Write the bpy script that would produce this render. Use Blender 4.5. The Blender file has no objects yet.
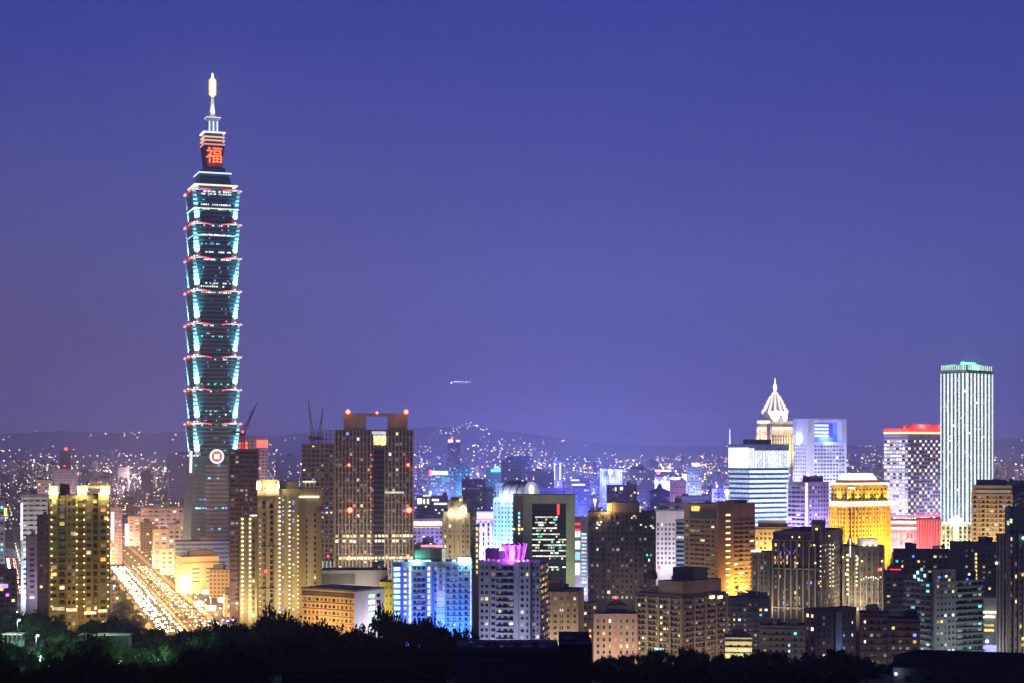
import bpy, math, random
from mathutils import Vector, Matrix
R = random.Random(7)
rad = math.radians
SC = bpy.context.scene
COL = SC.collection
F = 1024 * 60 / 36          # focal length in pixels
HY = 452.0                  # image row of the eye level
H = 125.0                   # eye height above the city

# ---------------------------------------------------------------- camera
cam = bpy.data.cameras.new('camera')
cam.lens = 60; cam.sensor_width = 36
cam.shift_y = (HY - 341.5) / 1024
cam.clip_start = 1; cam.clip_end = 60000
cam_o = bpy.data.objects.new('camera', cam); COL.objects.link(cam_o)
cam_o.location = (0, 0, H); cam_o.rotation_euler = (rad(90), 0, 0)
SC.camera = cam_o

# ---------------------------------------------------------------- world: dusk sky
SUN_EL, SUN_ROT = rad(-3), rad(-70)
W = bpy.data.worlds.new('World'); SC.world = W; W.use_nodes = True
nt = W.node_tree; N = nt.nodes; L = nt.links
bg = N['Background']; bg.inputs[1].default_value = 0.1
sky = N.new('ShaderNodeTexSky'); sky.sky_type = 'NISHITA'; sky.sun_disc = False
sky.sun_elevation = SUN_EL; sky.sun_rotation = SUN_ROT; sky.ozone_density = 6
tc = N.new('ShaderNodeTexCoord'); sep = N.new('ShaderNodeSeparateXYZ')
L.new(tc.outputs['Generated'], sep.inputs[0])
ramp = N.new('ShaderNodeValToRGB'); L.new(sep.outputs['Z'], ramp.inputs[0])
cr = ramp.color_ramp
SKY = [(0.0, (.045, .050, .20)), (.035, (.052, .060, .265)), (.10, (.060, .077, .315)), (.256, (.029, .043, .28)), (.6, (.022, .032, .20)), (1.0, (.012, .02, .13))]
while len(cr.elements) < len(SKY): cr.elements.new(.5)
for e, (p, c) in zip(cr.elements, SKY): e.position = p; e.color = (*c, 1)
# afterglow towards the west (left), low over the horizon
m1 = N.new('ShaderNodeMapRange'); L.new(sep.outputs['X'], m1.inputs[0])
m1.inputs[1].default_value = .08; m1.inputs[2].default_value = -.42
m2 = N.new('ShaderNodeMapRange'); L.new(sep.outputs['Z'], m2.inputs[0])
m2.inputs[1].default_value = .22; m2.inputs[2].default_value = 0
mm = N.new('ShaderNodeMath'); mm.operation = 'MULTIPLY'; L.new(m1.outputs[0], mm.inputs[0]); L.new(m2.outputs[0], mm.inputs[1])
mx = N.new('ShaderNodeMix'); mx.data_type = 'RGBA'; L.new(mm.outputs[0], mx.inputs[0])
L.new(ramp.outputs[0], mx.inputs[6]); mx.inputs[7].default_value = (.105, .075, .11, 1)
m3 = N.new('ShaderNodeMapRange'); L.new(sep.outputs['Y'], m3.inputs[0]); m3.interpolation_type = 'SMOOTHSTEP'   # the east, behind the viewer, is darker
m3.inputs[1].default_value = -.7; m3.inputs[2].default_value = .6; m3.inputs[3].default_value = 3.2; m3.inputs[4].default_value = 10
mpn = N.new('ShaderNodeMapping'); mpn.inputs['Scale'].default_value = (2.2, 2.2, 9); L.new(tc.outputs['Generated'], mpn.inputs[0])
nz = N.new('ShaderNodeTexNoise'); nz.inputs['Scale'].default_value = 1.6; nz.inputs['Detail'].default_value = 5; L.new(mpn.outputs[0], nz.inputs[0])
m4 = N.new('ShaderNodeMapRange'); L.new(nz.outputs[0], m4.inputs[0]); m4.inputs[1].default_value = .3; m4.inputs[2].default_value = .7; m4.inputs[3].default_value = .93; m4.inputs[4].default_value = 1.07
mq = N.new('ShaderNodeMath'); mq.operation = 'MULTIPLY'; L.new(m3.outputs[0], mq.inputs[0]); L.new(m4.outputs[0], mq.inputs[1])
sc_ = N.new('ShaderNodeVectorMath'); sc_.operation = 'SCALE'; L.new(mq.outputs[0], sc_.inputs[3])
L.new(mx.outputs[2], sc_.inputs[0])
ad = N.new('ShaderNodeVectorMath'); ad.operation = 'ADD'
L.new(sc_.outputs[0], ad.inputs[0]); L.new(sky.outputs[0], ad.inputs[1]); L.new(ad.outputs[0], bg.inputs[0])

# last light of the dusk, very soft, low in the sky beyond the city
sun = bpy.data.lights.new('sun', 'SUN'); sun.energy = .68; sun.angle = rad(35); sun.color = (.27, .265, .80)
sun_o = bpy.data.objects.new('sun', sun); COL.objects.link(sun_o)
sun_o.rotation_euler = Vector((-.12, -1, -.26)).to_track_quat('-Z', 'Y').to_euler()

SC.view_settings.view_transform = 'Standard'; SC.view_settings.look = 'None'
SC.view_settings.exposure = 0; SC.view_settings.gamma = 1
SC.cycles.max_bounces = 5; SC.cycles.diffuse_bounces = 2; SC.cycles.glossy_bounces = 2
SC.cycles.volume_bounces = 0; SC.cycles.use_denoising = True
SC.cycles.sample_clamp_indirect = 3
SC.cycles.use_light_tree = True

HAZE_DENSITY = 8e-5

# ---------------------------------------------------------------- materials
MC = {}
def wall(c, rough=.85, metal=0, var=.22, scale=.11):
    k = ('w', c, rough, metal)
    if k in MC: return MC[k]
    m = bpy.data.materials.new('facade'); m.use_nodes = True; MC[k] = m
    t = m.node_tree; b = t.nodes['Principled BSDF']
    b.inputs['Roughness'].default_value = rough; b.inputs['Metallic'].default_value = metal; b.inputs['Specular IOR Level'].default_value = 0 if rough > .6 else .4
    tc = t.nodes.new('ShaderNodeTexCoord')
    mp = t.nodes.new('ShaderNodeMapping'); mp.inputs['Scale'].default_value = (1, 1, .25)
    n = t.nodes.new('ShaderNodeTexNoise'); n.inputs['Scale'].default_value = scale; n.inputs['Detail'].default_value = 6
    t.links.new(tc.outputs['Object'], mp.inputs[0]); t.links.new(mp.outputs[0], n.inputs[0])
    r = t.nodes.new('ShaderNodeValToRGB'); t.links.new(n.outputs[0], r.inputs[0])
    r.color_ramp.elements[0].position = .3; r.color_ramp.elements[1].position = .7
    r.color_ramp.elements[0].color = (*[v * (1 - var) for v in c], 1)
    r.color_ramp.elements[1].color = (*[min(1, v * (1 + var)) for v in c], 1)
    t.links.new(r.outputs[0], b.inputs['Base Color'])
    return m

def glass(c=(.02, .025, .03), rough=.12):
    k = ('g', c, rough)
    if k in MC: return MC[k]
    m = bpy.data.materials.new('window_glass'); m.use_nodes = True; MC[k] = m
    b = m.node_tree.nodes['Principled BSDF']
    b.inputs['Base Color'].default_value = (*c, 1); b.inputs['Roughness'].default_value = rough
    b.inputs['IOR'].default_value = 1.5
    return m

def emit(c, s, var=.5):
    """a lamp or lit window; brightness differs from one pane to the next"""
    k = ('e', c, s, var)
    if k in MC: return MC[k]
    m = bpy.data.materials.new('lit'); m.use_nodes = True; MC[k] = m
    m.cycles.emission_sampling = 'NONE'
    t = m.node_tree; b = t.nodes['Principled BSDF']
    b.inputs['Base Color'].default_value = (.05, .05, .05, 1)
    b.inputs['Emission Color'].default_value = (*c, 1)
    if var:
        oi = t.nodes.new('ShaderNodeObjectInfo'); g = t.nodes.new('ShaderNodeNewGeometry')
        a = t.nodes.new('ShaderNodeMath'); a.operation = 'ADD'
        t.links.new(oi.outputs['Random'], a.inputs[0]); t.links.new(g.outputs['Random Per Island'], a.inputs[1])
        f = t.nodes.new('ShaderNodeMath'); f.operation = 'FRACT'; t.links.new(a.outputs[0], f.inputs[0])
        mr = t.nodes.new('ShaderNodeMapRange'); t.links.new(f.outputs[0], mr.inputs[0])
        mr.inputs[3].default_value = s * (1 - var); mr.inputs[4].default_value = s * (1 + var)
        tc = t.nodes.new('ShaderNodeTexCoord'); n = t.nodes.new('ShaderNodeTexNoise'); n.inputs['Scale'].default_value = .8
        t.links.new(tc.outputs['Object'], n.inputs[0])
        mu = t.nodes.new('ShaderNodeMath'); mu.operation = 'MULTIPLY'; t.links.new(mr.outputs[0], mu.inputs[0])
        m3 = t.nodes.new('ShaderNodeMapRange'); t.links.new(n.outputs[0], m3.inputs[0])
        m3.inputs[1].default_value = .3; m3.inputs[2].default_value = .7; m3.inputs[3].default_value = .5; m3.inputs[4].default_value = 1.4
        t.links.new(m3.outputs[0], mu.inputs[1]); t.links.new(mu.outputs[0], b.inputs['Emission Strength'])
    else:
        b.inputs['Emission Strength'].default_value = s
    return m

GL = glass()
GLB = glass((.03, .05, .09))
LW = emit((1, .80, .48), 1.5); LY = emit((1, .72, .22), 1.3); LC = emit((.80, 1, .93), 1.4)
LT = emit((.12, .85, 1), 1.3); LB = emit((.16, .26, 1), 1.6); LG = emit((.1, 1, .55), 1.2)
LR = emit((1, .06, .04), 5, 0); LP = emit((.75, .15, 1), 2); LO = emit((1, .42, .08), 1.6)
WHITE = emit((1, .97, .9), 2.2, .15); WARM = emit((1, .84, .5), 2.6, .3); RED = emit((1, .04, .03), 2.4, 0)
CYAN = emit((.45, .95, 1), 1.7, .3); BLUE = emit((.10, .18, 1), 3, .2)
DIM = [emit((1, .68, .36), .16, .8), emit((.65, .85, 1), .13, .8), emit((1, .8, .55), .3, .8), glass((.10, .10, .095), .4)]; GLP = glass((.045, .05, .055), .25)
APT = [LW, LY, LC, LW, LY]
CONC = wall((.30, .28, .26)); DARK = wall((.10, .095, .09)); ROOF = wall((.12, .12, .12))
STEEL = wall((.25, .25, .25), .5, .6)

# ---------------------------------------------------------------- mesh helpers
class MB:
    def __init__(s): s.v = []; s.f = []; s.m = []; s.mats = []
    def mi(s, mat):
        if mat not in s.mats: s.mats.append(mat)
        return s.mats.index(mat)
    def raw(s, vs, fs, mat):
        o = len(s.v); i = s.mi(mat)
        s.v += [tuple(v) for v in vs]; s.f += [tuple(o + k for k in f) for f in fs]; s.m += [i] * len(fs)
        return s
    def box(s, x0, x1, y0, y1, z0, z1, mat):
        return s.raw([(x0, y0, z0), (x1, y0, z0), (x1, y1, z0), (x0, y1, z0), (x0, y0, z1), (x1, y0, z1), (x1, y1, z1), (x0, y1, z1)],
              [(3, 2, 1, 0), (4, 5, 6, 7), (0, 1, 5, 4), (1, 2, 6, 5), (2, 3, 7, 6), (3, 0, 4, 7)], mat)
    def frus(s, cx, cy, z0, z1, a0, a1, mat, b0=None, b1=None):
        b0 = a0 if b0 is None else b0; b1 = a1 if b1 is None else b1
        return s.raw([(cx - a0, cy - b0, z0), (cx + a0, cy - b0, z0), (cx + a0, cy + b0, z0), (cx - a0, cy + b0, z0),
               (cx - a1, cy - b1, z1), (cx + a1, cy - b1, z1), (cx + a1, cy + b1, z1), (cx - a1, cy + b1, z1)],
              [(3, 2, 1, 0), (4, 5, 6, 7), (0, 1, 5, 4), (1, 2, 6, 5), (2, 3, 7, 6), (3, 0, 4, 7)], mat)
    def prism(s, poly, z0, z1, mat):
        n = len(poly)
        return s.raw([(x, y, z0) for x, y in poly] + [(x, y, z1) for x, y in poly],
              [tuple(range(n))[::-1], tuple(range(n, 2 * n))] + [(i, (i + 1) % n, n + (i + 1) % n, n + i) for i in range(n)], mat)
    def lathe(s, cx, cy, prof, mat, n=16):
        vs = [(cx + r * math.cos(2 * math.pi * i / n), cy + r * math.sin(2 * math.pi * i / n), z) for r, z in prof for i in range(n)]
        fs = [(k * n + i, k * n + (i + 1) % n, (k + 1) * n + (i + 1) % n, (k + 1) * n + i) for k in range(len(prof) - 1) for i in range(n)]
        fs += [tuple(range(n))[::-1], tuple(range((len(prof) - 1) * n, len(prof) * n))]
        return s.raw(vs, fs, mat)
    def bar(s, p, q, w, mat, w2=None):
        p = Vector(p); q = Vector(q); d = (q - p).normalized(); w2 = w if w2 is None else w2
        a = d.cross(Vector((0, 0, 1)) if abs(d.z) < .9 else Vector((1, 0, 0))).normalized(); b = d.cross(a)
        c = [(-1, -1), (1, -1), (1, 1), (-1, 1)]
        return s.raw([p + (a * i + b * j) * w / 2 for i, j in c] + [q + (a * i + b * j) * w2 / 2 for i, j in c],
              [(3, 2, 1, 0), (4, 5, 6, 7), (0, 1, 5, 4), (1, 2, 6, 5), (2, 3, 7, 6), (3, 0, 4, 7)], mat)
    def ball(s, c, r, mat, n=8, sz=1):
        prof = [(r * math.sin(math.pi * (k + .02) / (n / 2 + .04)), c[2] - r * sz * math.cos(math.pi * (k + .02) / (n / 2 + .04))) for k in range(n // 2 + 1)]
        return s.lathe(c[0], c[1], prof, mat, n)
    def mesh(s, name):
        m = bpy.data.meshes.new(name); m.from_pydata(s.v, [], s.f)
        for t in s.mats: m.materials.append(t)
        m.polygons.foreach_set('material_index', s.m); m.update()
        return m
    def obj(s, name, parent=None):
        return link(name, s.mesh(name), parent)

def link(name, data, parent=None, loc=(0, 0, 0), rz=0):
    o = bpy.data.objects.new(name, data); COL.objects.link(o)
    o.parent = parent; o.location = loc; o.rotation_euler = (0, 0, rz)
    return o

def tag(o, label=None, cat=None, group=None, kind=None):
    if label: o['label'] = label
    if cat: o['category'] = cat
    if group: o['group'] = group
    if kind: o['kind'] = kind
    return o

def P(x, y, D): return Vector(((x - 512) / F * D, D, H - (y - HY) * D / F))

def light(kind, parent, loc, energy, color, aim=None, size=1., sy=None, name='floodlight', spread=None, cone=None):  # the default name also covers unseen fill lights
    l = bpy.data.lights.new(name, kind); l.energy = energy; l.color = color
    if kind == 'AREA':
        l.shape = 'RECTANGLE'; l.size = size; l.size_y = sy or size
        if spread: l.spread = spread
    else:
        l.shadow_soft_size = size
        if cone: l.spot_size = cone; l.spot_blend = .6
    o = bpy.data.objects.new(name, l); COL.objects.link(o); o.parent = parent; o.location = loc
    if aim is not None: o.rotation_euler = (Vector(aim) - Vector(loc)).to_track_quat('-Z', 'Y').to_euler()
    return o

FL = .45                    # common level of facade floodlights and added facade fill
FOOT = []                   # footprints already taken (x, y, radius)
# ---------------------------------------------------------------- a building on two visible faces
class Bld:
    """corner nearest the viewer at image column xc; face F runs left to x0, face R runs right to x1"""
    def __init__(s, name, label, cat, x0, xc, x1, yt, D, mat, a=None, dep=22, group=None, yb=660, body=True):
        k0, kc, k1 = [(x - 512) / F for x in (x0, xc, x1)]
        if a is None: a = math.degrees(math.atan(k1 if xc >= x1 else (k0 if xc <= x0 else kc))) - (2 if xc >= x1 else 0)
        s.a = a = rad(a); s.D = D; s.Xc = kc * D
        s.ca, s.sa = math.cos(a), math.sin(a)
        s.wl = dep if xc <= x0 else (s.Xc - k0 * D) / (s.ca + k0 * s.sa)
        s.wr = dep if xc >= x1 else (k1 * D - s.Xc) / (s.sa - k1 * s.ca)
        s.h = H - (yt - HY) * D / F
        s.zb = max(1, H - (yb - HY) * D / F)
        s.mat = mat; s.k = None
        s.root = link(name, None, None, (s.Xc, D, 0), -a); s.root.empty_display_size = 5
        tag(s.root, label, cat, group)
        s.wins = []; s.w = MB()
        if body: s.w.box(-s.wl, 0, 0, s.wr, 0, s.h, mat)
        c = s.root.location + Matrix.Rotation(-a, 3, 'Z') @ Vector((-s.wl / 2, s.wr / 2, 0))
        FOOT.append((c.x, c.y, math.hypot(s.wl, s.wr) / 2 * .9))
    def u(s, face, x):
        k = (x - 512) / F
        if face == 'F': return s.wl - (s.Xc - k * s.D) / (s.ca + k * s.sa)
        return (k * s.D - s.Xc) / (s.sa - k * s.ca)
    def z(s, y, face='F', u=None):
        dd = 0 if u is None else ((s.wl - u) * s.sa if face == 'F' else u * s.ca)
        return H - (y - HY) * (s.D + dd) / F
    def fbox(s, mb, face, u0, u1, z0, z1, d0, d1, mat):
        if face == 'F': mb.box(-s.wl + u0, -s.wl + u1, -d1, -d0, z0, z1, mat)
        elif face == 'R': mb.box(d0, d1, u0, u1, z0, z1, mat)
        else: mb.box(-s.wl - d1, -s.wl - d0, u0, u1, z0, z1, mat)     # L, the far left face
        return mb
    def wb(s, face, u0, u1, z0, z1, d0, d1, mat=None):
        s.fbox(s.w, face, u0, u1, z0, z1, d0, d1, mat or s.mat)
    def px(s, face, x0, x1, y0, y1):
        u0, u1 = s.u(face, x0), s.u(face, x1); um = (u0 + u1) / 2
        return u0, u1, s.z(y1, face, um), s.z(y0, face, um)
    def part(s, name, face, u0, u1, z0, z1, d0, d1, mat):
        return s.fbox(MB(), face, u0, u1, z0, z1, d0, d1, mat).obj(name, s.root)
    def ppart(s, name, face, x0, x1, y0, y1, d0, d1, mat):
        return s.part(name, face, *s.px(face, x0, x1, y0, y1), d0, d1, mat)
    def pwb(s, face, x0, x1, y0, y1, d0, d1, mat=None):
        s.wb(face, *s.px(face, x0, x1, y0, y1), d0, d1, mat)
    def pl(s, face, u, d=0):
        if face == 'F': return (-s.wl + u, -d)
        if face == 'R': return (d, u)
        return (-s.wl - d, u)
    def lamp(s, face, x, y, r, mat, d=1, name='lamp'):
        u = s.u(face, x); p = s.pl(face, u, d)
        return MB().ball((p[0], p[1], s.z(y, face, u)), r, mat).obj(name, s.root)
    def win(s, face, u0, u1, z0, z1, mat, d=.06):
        s.wins.append((face, u0, u1, z0, z1, mat, d))
    def grid(s, face, u0, u1, z0, z1, pu, pz, wu, wz, lit=.07, mats=APT, dark=GL, d=.06, slab=0, pier=0, sm=None, off=.5):
        nu = max(1, round((u1 - u0) / pu)); nz = max(1, round((z1 - z0) / pz))
        du = (u1 - u0) / nu; dz = (z1 - z0) / nz; w0_ = wu; cw = [R.choice((.62, .9, 1, 1, 1.2)) if pz < 3.65 else 1 for _ in range(nu)]
        for j in range(nz):
            for i in range(nu):
                m = R.choice(mats) if R.random() < lit else (dark if R.random() < .72 else R.choice(DIM))
                if pz < 3.6 and R.random() < .10: s.wb(face, u0 + du * (i + .3), u0 + du * (i + .3) + .8, z0 + dz * j - .1, z0 + dz * j + .5, d, d + .5, CONC)
                if m is dark and dark is GL and R.random() < .3: m = GLP
                wu = min(.95, w0_ * cw[i]); a = u0 + du * (i + .5 - wu / 2); b = z0 + dz * (j + off - wz / 2)
                s.win(face, a, a + du * wu, b, b + dz * wz, m, d)
        if slab:
            for j in range(nz + 1): s.wb(face, u0, u1, z0 + dz * j - .18, z0 + dz * j + .18, 0.01, slab, sm)
        if pier:
            for i in range(nu + 1): s.wb(face, u0 + du * i - .25, u0 + du * i + .25, z0, z1, 0.012, pier, sm)
    def slabs(s, face, u0, u1, z0, z1, pz, th, d, mat=None):
        n = max(1, round((z1 - z0) / pz))
        for j in range(n + 1): s.wb(face, u0, u1, z0 + (z1 - z0) * j / n - th / 2, z0 + (z1 - z0) * j / n + th / 2, .01, d, mat)
    def piers(s, face, u0, u1, z0, z1, n, w, d, mat=None):
        for i in range(n + 1):
            c = u0 + (u1 - u0) * i / n
            s.wb(face, c - w / 2, c + w / 2, z0, z1, .012, d, mat)
    def flood(s, face, color, watts, out=16, z=None, aim=.6, u=.5, wide=.7):  # real floodlighting on some facades, unseen fill added before others
        w = s.wl if face == 'F' else s.wr
        z = s.zb if z is None else z
        p = s.pl(face, w * u, out); q = s.pl(face, w * u, 0)
        if watts < 2e4: watts *= 1.7
        light('AREA', s.root, (p[0], p[1], z), watts * FL, color, (q[0], q[1], z + (s.h - z) * aim), w * wide, 3)
    def roof(s, n=2, tank=True, mast=False, par=1.1, mat=None):
        mat = mat or s.mat
        if par:
            for (a, b, c, d) in ((-s.wl, 0, .003, .3), (-s.wl, 0, s.wr - .3, s.wr - .003), (-s.wl + .003, -s.wl + .3, .3, s.wr - .3), (-.3, -.003, .3, s.wr - .3)):
                s.w.box(a, b, c, d, s.h + .002, s.h + par, mat)
        for i in range(n):
            w = min(s.wl * .35, R.uniform(4, 7)); l = min(s.wr * .5, R.uniform(4, 7))
            x = R.uniform(-s.wl + .5 + w, -.5); y = R.uniform(.6, max(.7, s.wr - l - .5)); hh = R.uniform(2.6, 5)
            MB().box(x - w, x, y, y + l, s.h + .004, s.h + hh, mat).box(x - w - .2, x + .2, y - .2, y + l + .2, s.h + hh + .002, s.h + hh + .35, mat).obj('stair_house', s.root)
        if tank:
            for i in range(R.choice((1, 2))):
                x = R.uniform(-s.wl + 2, -2); y = R.uniform(1.5, max(1.6, s.wr - 2)); t = MB()
                for dx in (-.8, .8):
                    for dy in (-.8, .8): t.box(x + dx - .1, x + dx + .1, y + dy - .1, y + dy + .1, s.h + .004, s.h + 1.6, STEEL)
                t.lathe(x, y, [(1.3, s.h + 1.6), (1.35, s.h + 3.6), (.9, s.h + 4.1), (.1, s.h + 4.2)], STEEL, 12)
                t.obj('water_tank', s.root)
        if mast:
            x = -s.wl * R.uniform(.3, .7); MB().bar((x, s.wr / 2, s.h), (x, s.wr / 2, s.h + 8), .3, STEEL, .1).obj('mast', s.root)
    def done(s):
        s.w.obj('wall', s.root)
        order = sorted(range(len(s.wins)), key=lambda i: (s.wins[i][5] in (GL, GLB, GLP), -s.wins[i][4]))
        cache = {}; rest = MB()
        for n, i in enumerate(order):
            face, u0, u1, z0, z1, m, d = s.wins[i]
            if n < 100:
                k = (face, round(u1 - u0, 2), round(z1 - z0, 2), m)
                if k not in cache:
                    t = MB(); hw, hz = (u1 - u0) / 2, (z1 - z0) / 2
                    if face == 'F': t.box(-hw, hw, -.1, .1, -hz, hz, m)
                    else: t.box(-.1, .1, -hw, hw, -hz, hz, m)
                    cache[k] = t.mesh('window')
                p = s.pl(face, (u0 + u1) / 2, d - .1)
                link('window', cache[k], s.root, (p[0], p[1], (z0 + z1) / 2))
            else:
                s.fbox(rest, face, u0, u1, z0, z1, d - .2, d, m)
        if rest.v: tag(rest.obj('windows', s.root), kind='stuff')
        return s

def text(parent, body, loc, rz, size, mat, name='lettering', ext=.08):
    c = bpy.data.curves.new(name, 'FONT'); c.body = body; c.size = size; c.align_x = 'CENTER'; c.align_y = 'CENTER'; c.extrude = ext
    o = bpy.data.objects.new(name, c); COL.objects.link(o)
    bpy.context.view_layer.update()
    me = bpy.data.meshes.new_from_object(o.evaluated_get(bpy.context.evaluated_depsgraph_get()))
    bpy.data.objects.remove(o); me.name = name
    me.materials.clear(); me.materials.append(mat)
    q = bpy.data.objects.new(name, me); COL.objects.link(q); q.parent = parent
    q.location = loc; q.rotation_euler = (rad(90), 0, rz)
    return q

# ================================================================ the setting
def ground_mat():
    m = bpy.data.materials.new('ground'); m.use_nodes = True
    t = m.node_tree; b = t.nodes['Principled BSDF']; b.inputs['Roughness'].default_value = .95; b.inputs['Specular IOR Level'].default_value = .08
    tc = t.nodes.new('ShaderNodeTexCoord'); n = t.nodes.new('ShaderNodeTexNoise'); n.inputs['Scale'].default_value = .05; n.inputs['Detail'].default_value = 8
    t.links.new(tc.outputs['Object'], n.inputs[0])
    r = t.nodes.new('ShaderNodeValToRGB'); t.links.new(n.outputs[0], r.inputs[0])
    r.color_ramp.elements[0].position = .35; r.color_ramp.elements[0].color = (.02, .03, .014, 1)
    r.color_ramp.elements[1].position = .65; r.color_ramp.elements[1].color = (.06, .058, .05, 1)
    t.links.new(r.outputs[0], b.inputs['Base Color'])
    return m
def lerp(pts, v):
    if v <= pts[0][0]: return pts[0][1]
    for (a, p), (b, q) in zip(pts, pts[1:]):
        if v <= b: return p + (q - p) * (v - a) / (b - a)
    return pts[-1][1]
G1 = [(-300, 112), (-20, 123), (8, 122.6), (60, 110), (130, 96), (230, 88), (280, 83), (340, 77), (400, 71), (460, 65), (520, 60), (640, 0)]
G2 = [(-300, 112), (-20, 123), (8, 122.6), (60, 110), (130, 96), (230, 86), (300, 78), (380, 70), (440, 63), (480, 60), (605, 57.5), (690, 0)]
def gh(x, y):
    t = min(1, max(0, (-55 - x) / 40))
    return lerp(G1, y) * (1 - t) + lerp(G2, y) * t
xs = [-12500, -9000, -6000, -3500, -2000, -1200, -800, -600] + list(range(-480, 481, 12)) + [600, 800, 1200, 2000, 3500, 6000, 9000, 12500]
ys = [-1200, -600, -300, -150, -60] + list(range(-24, 721, 12)) + [900, 1300, 2000, 3000, 4500, 6500, 9000, 12000, 16000, 20500]
gm = MB()
gm.raw([(x, y, gh(x, y) + (R.uniform(-.6, .6) if 20 < y < 560 and abs(x) < 480 else 0)) for y in ys for x in xs],
       [(j * len(xs) + i, j * len(xs) + i + 1, (j + 1) * len(xs) + i + 1, (j + 1) * len(xs) + i) for j in range(len(ys) - 1) for i in range(len(xs) - 1)], ground_mat())
tag(gm.obj('ground'), kind='structure')

# far hills round the basin
RIDGE = [(-120, 436), (0, 434), (60, 431), (130, 433), (200, 432), (270, 436), (330, 431), (400, 428), (470, 427), (520, 433), (580, 441), (650, 446), (740, 447), (830, 444), (900, 447), (960, 441), (1024, 438), (1150, 436)]
hm = MB(); D0 = 17000; cols = list(range(-160, 1185, 6)); HPROF = [(-7600, 0), (-6000, .05), (-4400, .14), (-3000, .27), (-1800, .46), (-800, .76), (0, 1), (900, .7), (2200, .0)]
vs = []
def hill_row(x, dy, f):
    z = (H - (lerp(RIDGE, x) - HY) * D0 / F)
    return z * f * (1 + .09 * math.sin(x * .07 + dy) + .05 * math.sin(x * .19 + dy * 2))
def hill_z(x, dy):
    for (a, p), (b, q) in zip(HPROF, HPROF[1:]):
        if dy <= b:
            t = (dy - a) / (b - a); return hill_row(x, a, p) * (1 - t) + hill_row(x, b, q) * t
    return 0
for dy, f in HPROF:
    for x in cols:
        z = (H - (lerp(RIDGE, x) - HY) * D0 / F)
        q = z * f * (1 + .09 * math.sin(x * .07 + dy) + .05 * math.sin(x * .19 + dy * 2)) if dy else z + R.uniform(-5, 5)
        vs.append(((x - 512) / F * D0 * (1 + dy / D0 * .5), D0 + dy, max(q, -.6)))
n = len(cols)
hm.raw(vs, [(j * n + i, j * n + i + 1, (j + 1) * n + i + 1, (j + 1) * n + i) for j in range(len(HPROF) - 1) for i in range(n - 1)], wall((.035, .05, .03), .95, var=.4, scale=.004))
tag(hm.obj('hills'), kind='structure')

# roads
ASPH = wall((.055, .055, .058), .75); PAVE = wall((.22, .21, .2)); PAINT = wall((.75, .75, .72))
def rx(D): return -243 - .287 * (D - 1250)       # boulevard centre line
def lx(D): return -384 - .305 * (D - 1333)       # narrow street centre line
def strip(mb, fx, d0, d1, o0, o1, z0, z1, mat, step=60):
    d = d0
    while d < d1 - .01:
        e = min(d1, d + step)
        mb.raw([(fx(d) + o0, d, z0), (fx(d) + o1, d, z0), (fx(e) + o1, e, z0), (fx(e) + o0, e, z0), (fx(d) + o0, d, z1), (fx(d) + o1, d, z1), (fx(e) + o1, e, z1), (fx(e) + o0, e, z1)],
               [(4, 5, 6, 7), (0, 1, 5, 4), (1, 2, 6, 5), (2, 3, 7, 6), (3, 0, 4, 7)], mat)
        d = e
for nm, fx, d0, d1, hw in (('boulevard', rx, 1160, 2700, 23), ('side_street', lx, 1160, 2600, 9)):
    m = MB(); strip(m, fx, d0, d1, -hw, hw, 0, .06, ASPH); tag(m.obj(nm), kind='structure')
    m = MB()
    for o in ([-15, -8, 8, 15] if hw > 10 else [0]):
        d = d0
        while d < 2100: strip(m, fx, d, d + 5, o - .12, o + .12, .06, .075, PAINT); d += 15
    tag(m.obj('road_markings'), kind='structure')
    m = MB()
    for o in (-hw - 5, hw): strip(m, fx, d0, d1, o, o + 5, 0, .2, PAVE)
    if hw > 10: strip(m, fx, d0, d1, -1.2, 1.2, .06, .22, PAVE)
    tag(m.obj('pavement'), kind='structure')

# the evening air over the basin
hz = MB().box(-12800, 12800, -1300, 20800, -1.8, 575, wall((1, 1, 1)))
ho = hz.obj('haze'); tag(ho, kind='stuff')
vm = bpy.data.materials.new('haze'); vm.use_nodes = True; vt = vm.node_tree
vt.nodes.remove(vt.nodes['Principled BSDF']); pv = vt.nodes.new('ShaderNodeVolumePrincipled')
pv.inputs['Color'].default_value = (.86, .84, .96, 1); pv.inputs['Density'].default_value = HAZE_DENSITY; pv.inputs['Anisotropy'].default_value = .6
vt.links.new(pv.outputs[0], vt.nodes['Material Output'].inputs['Volume'])
ho.data.materials.clear(); ho.data.materials.append(vm)

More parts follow.
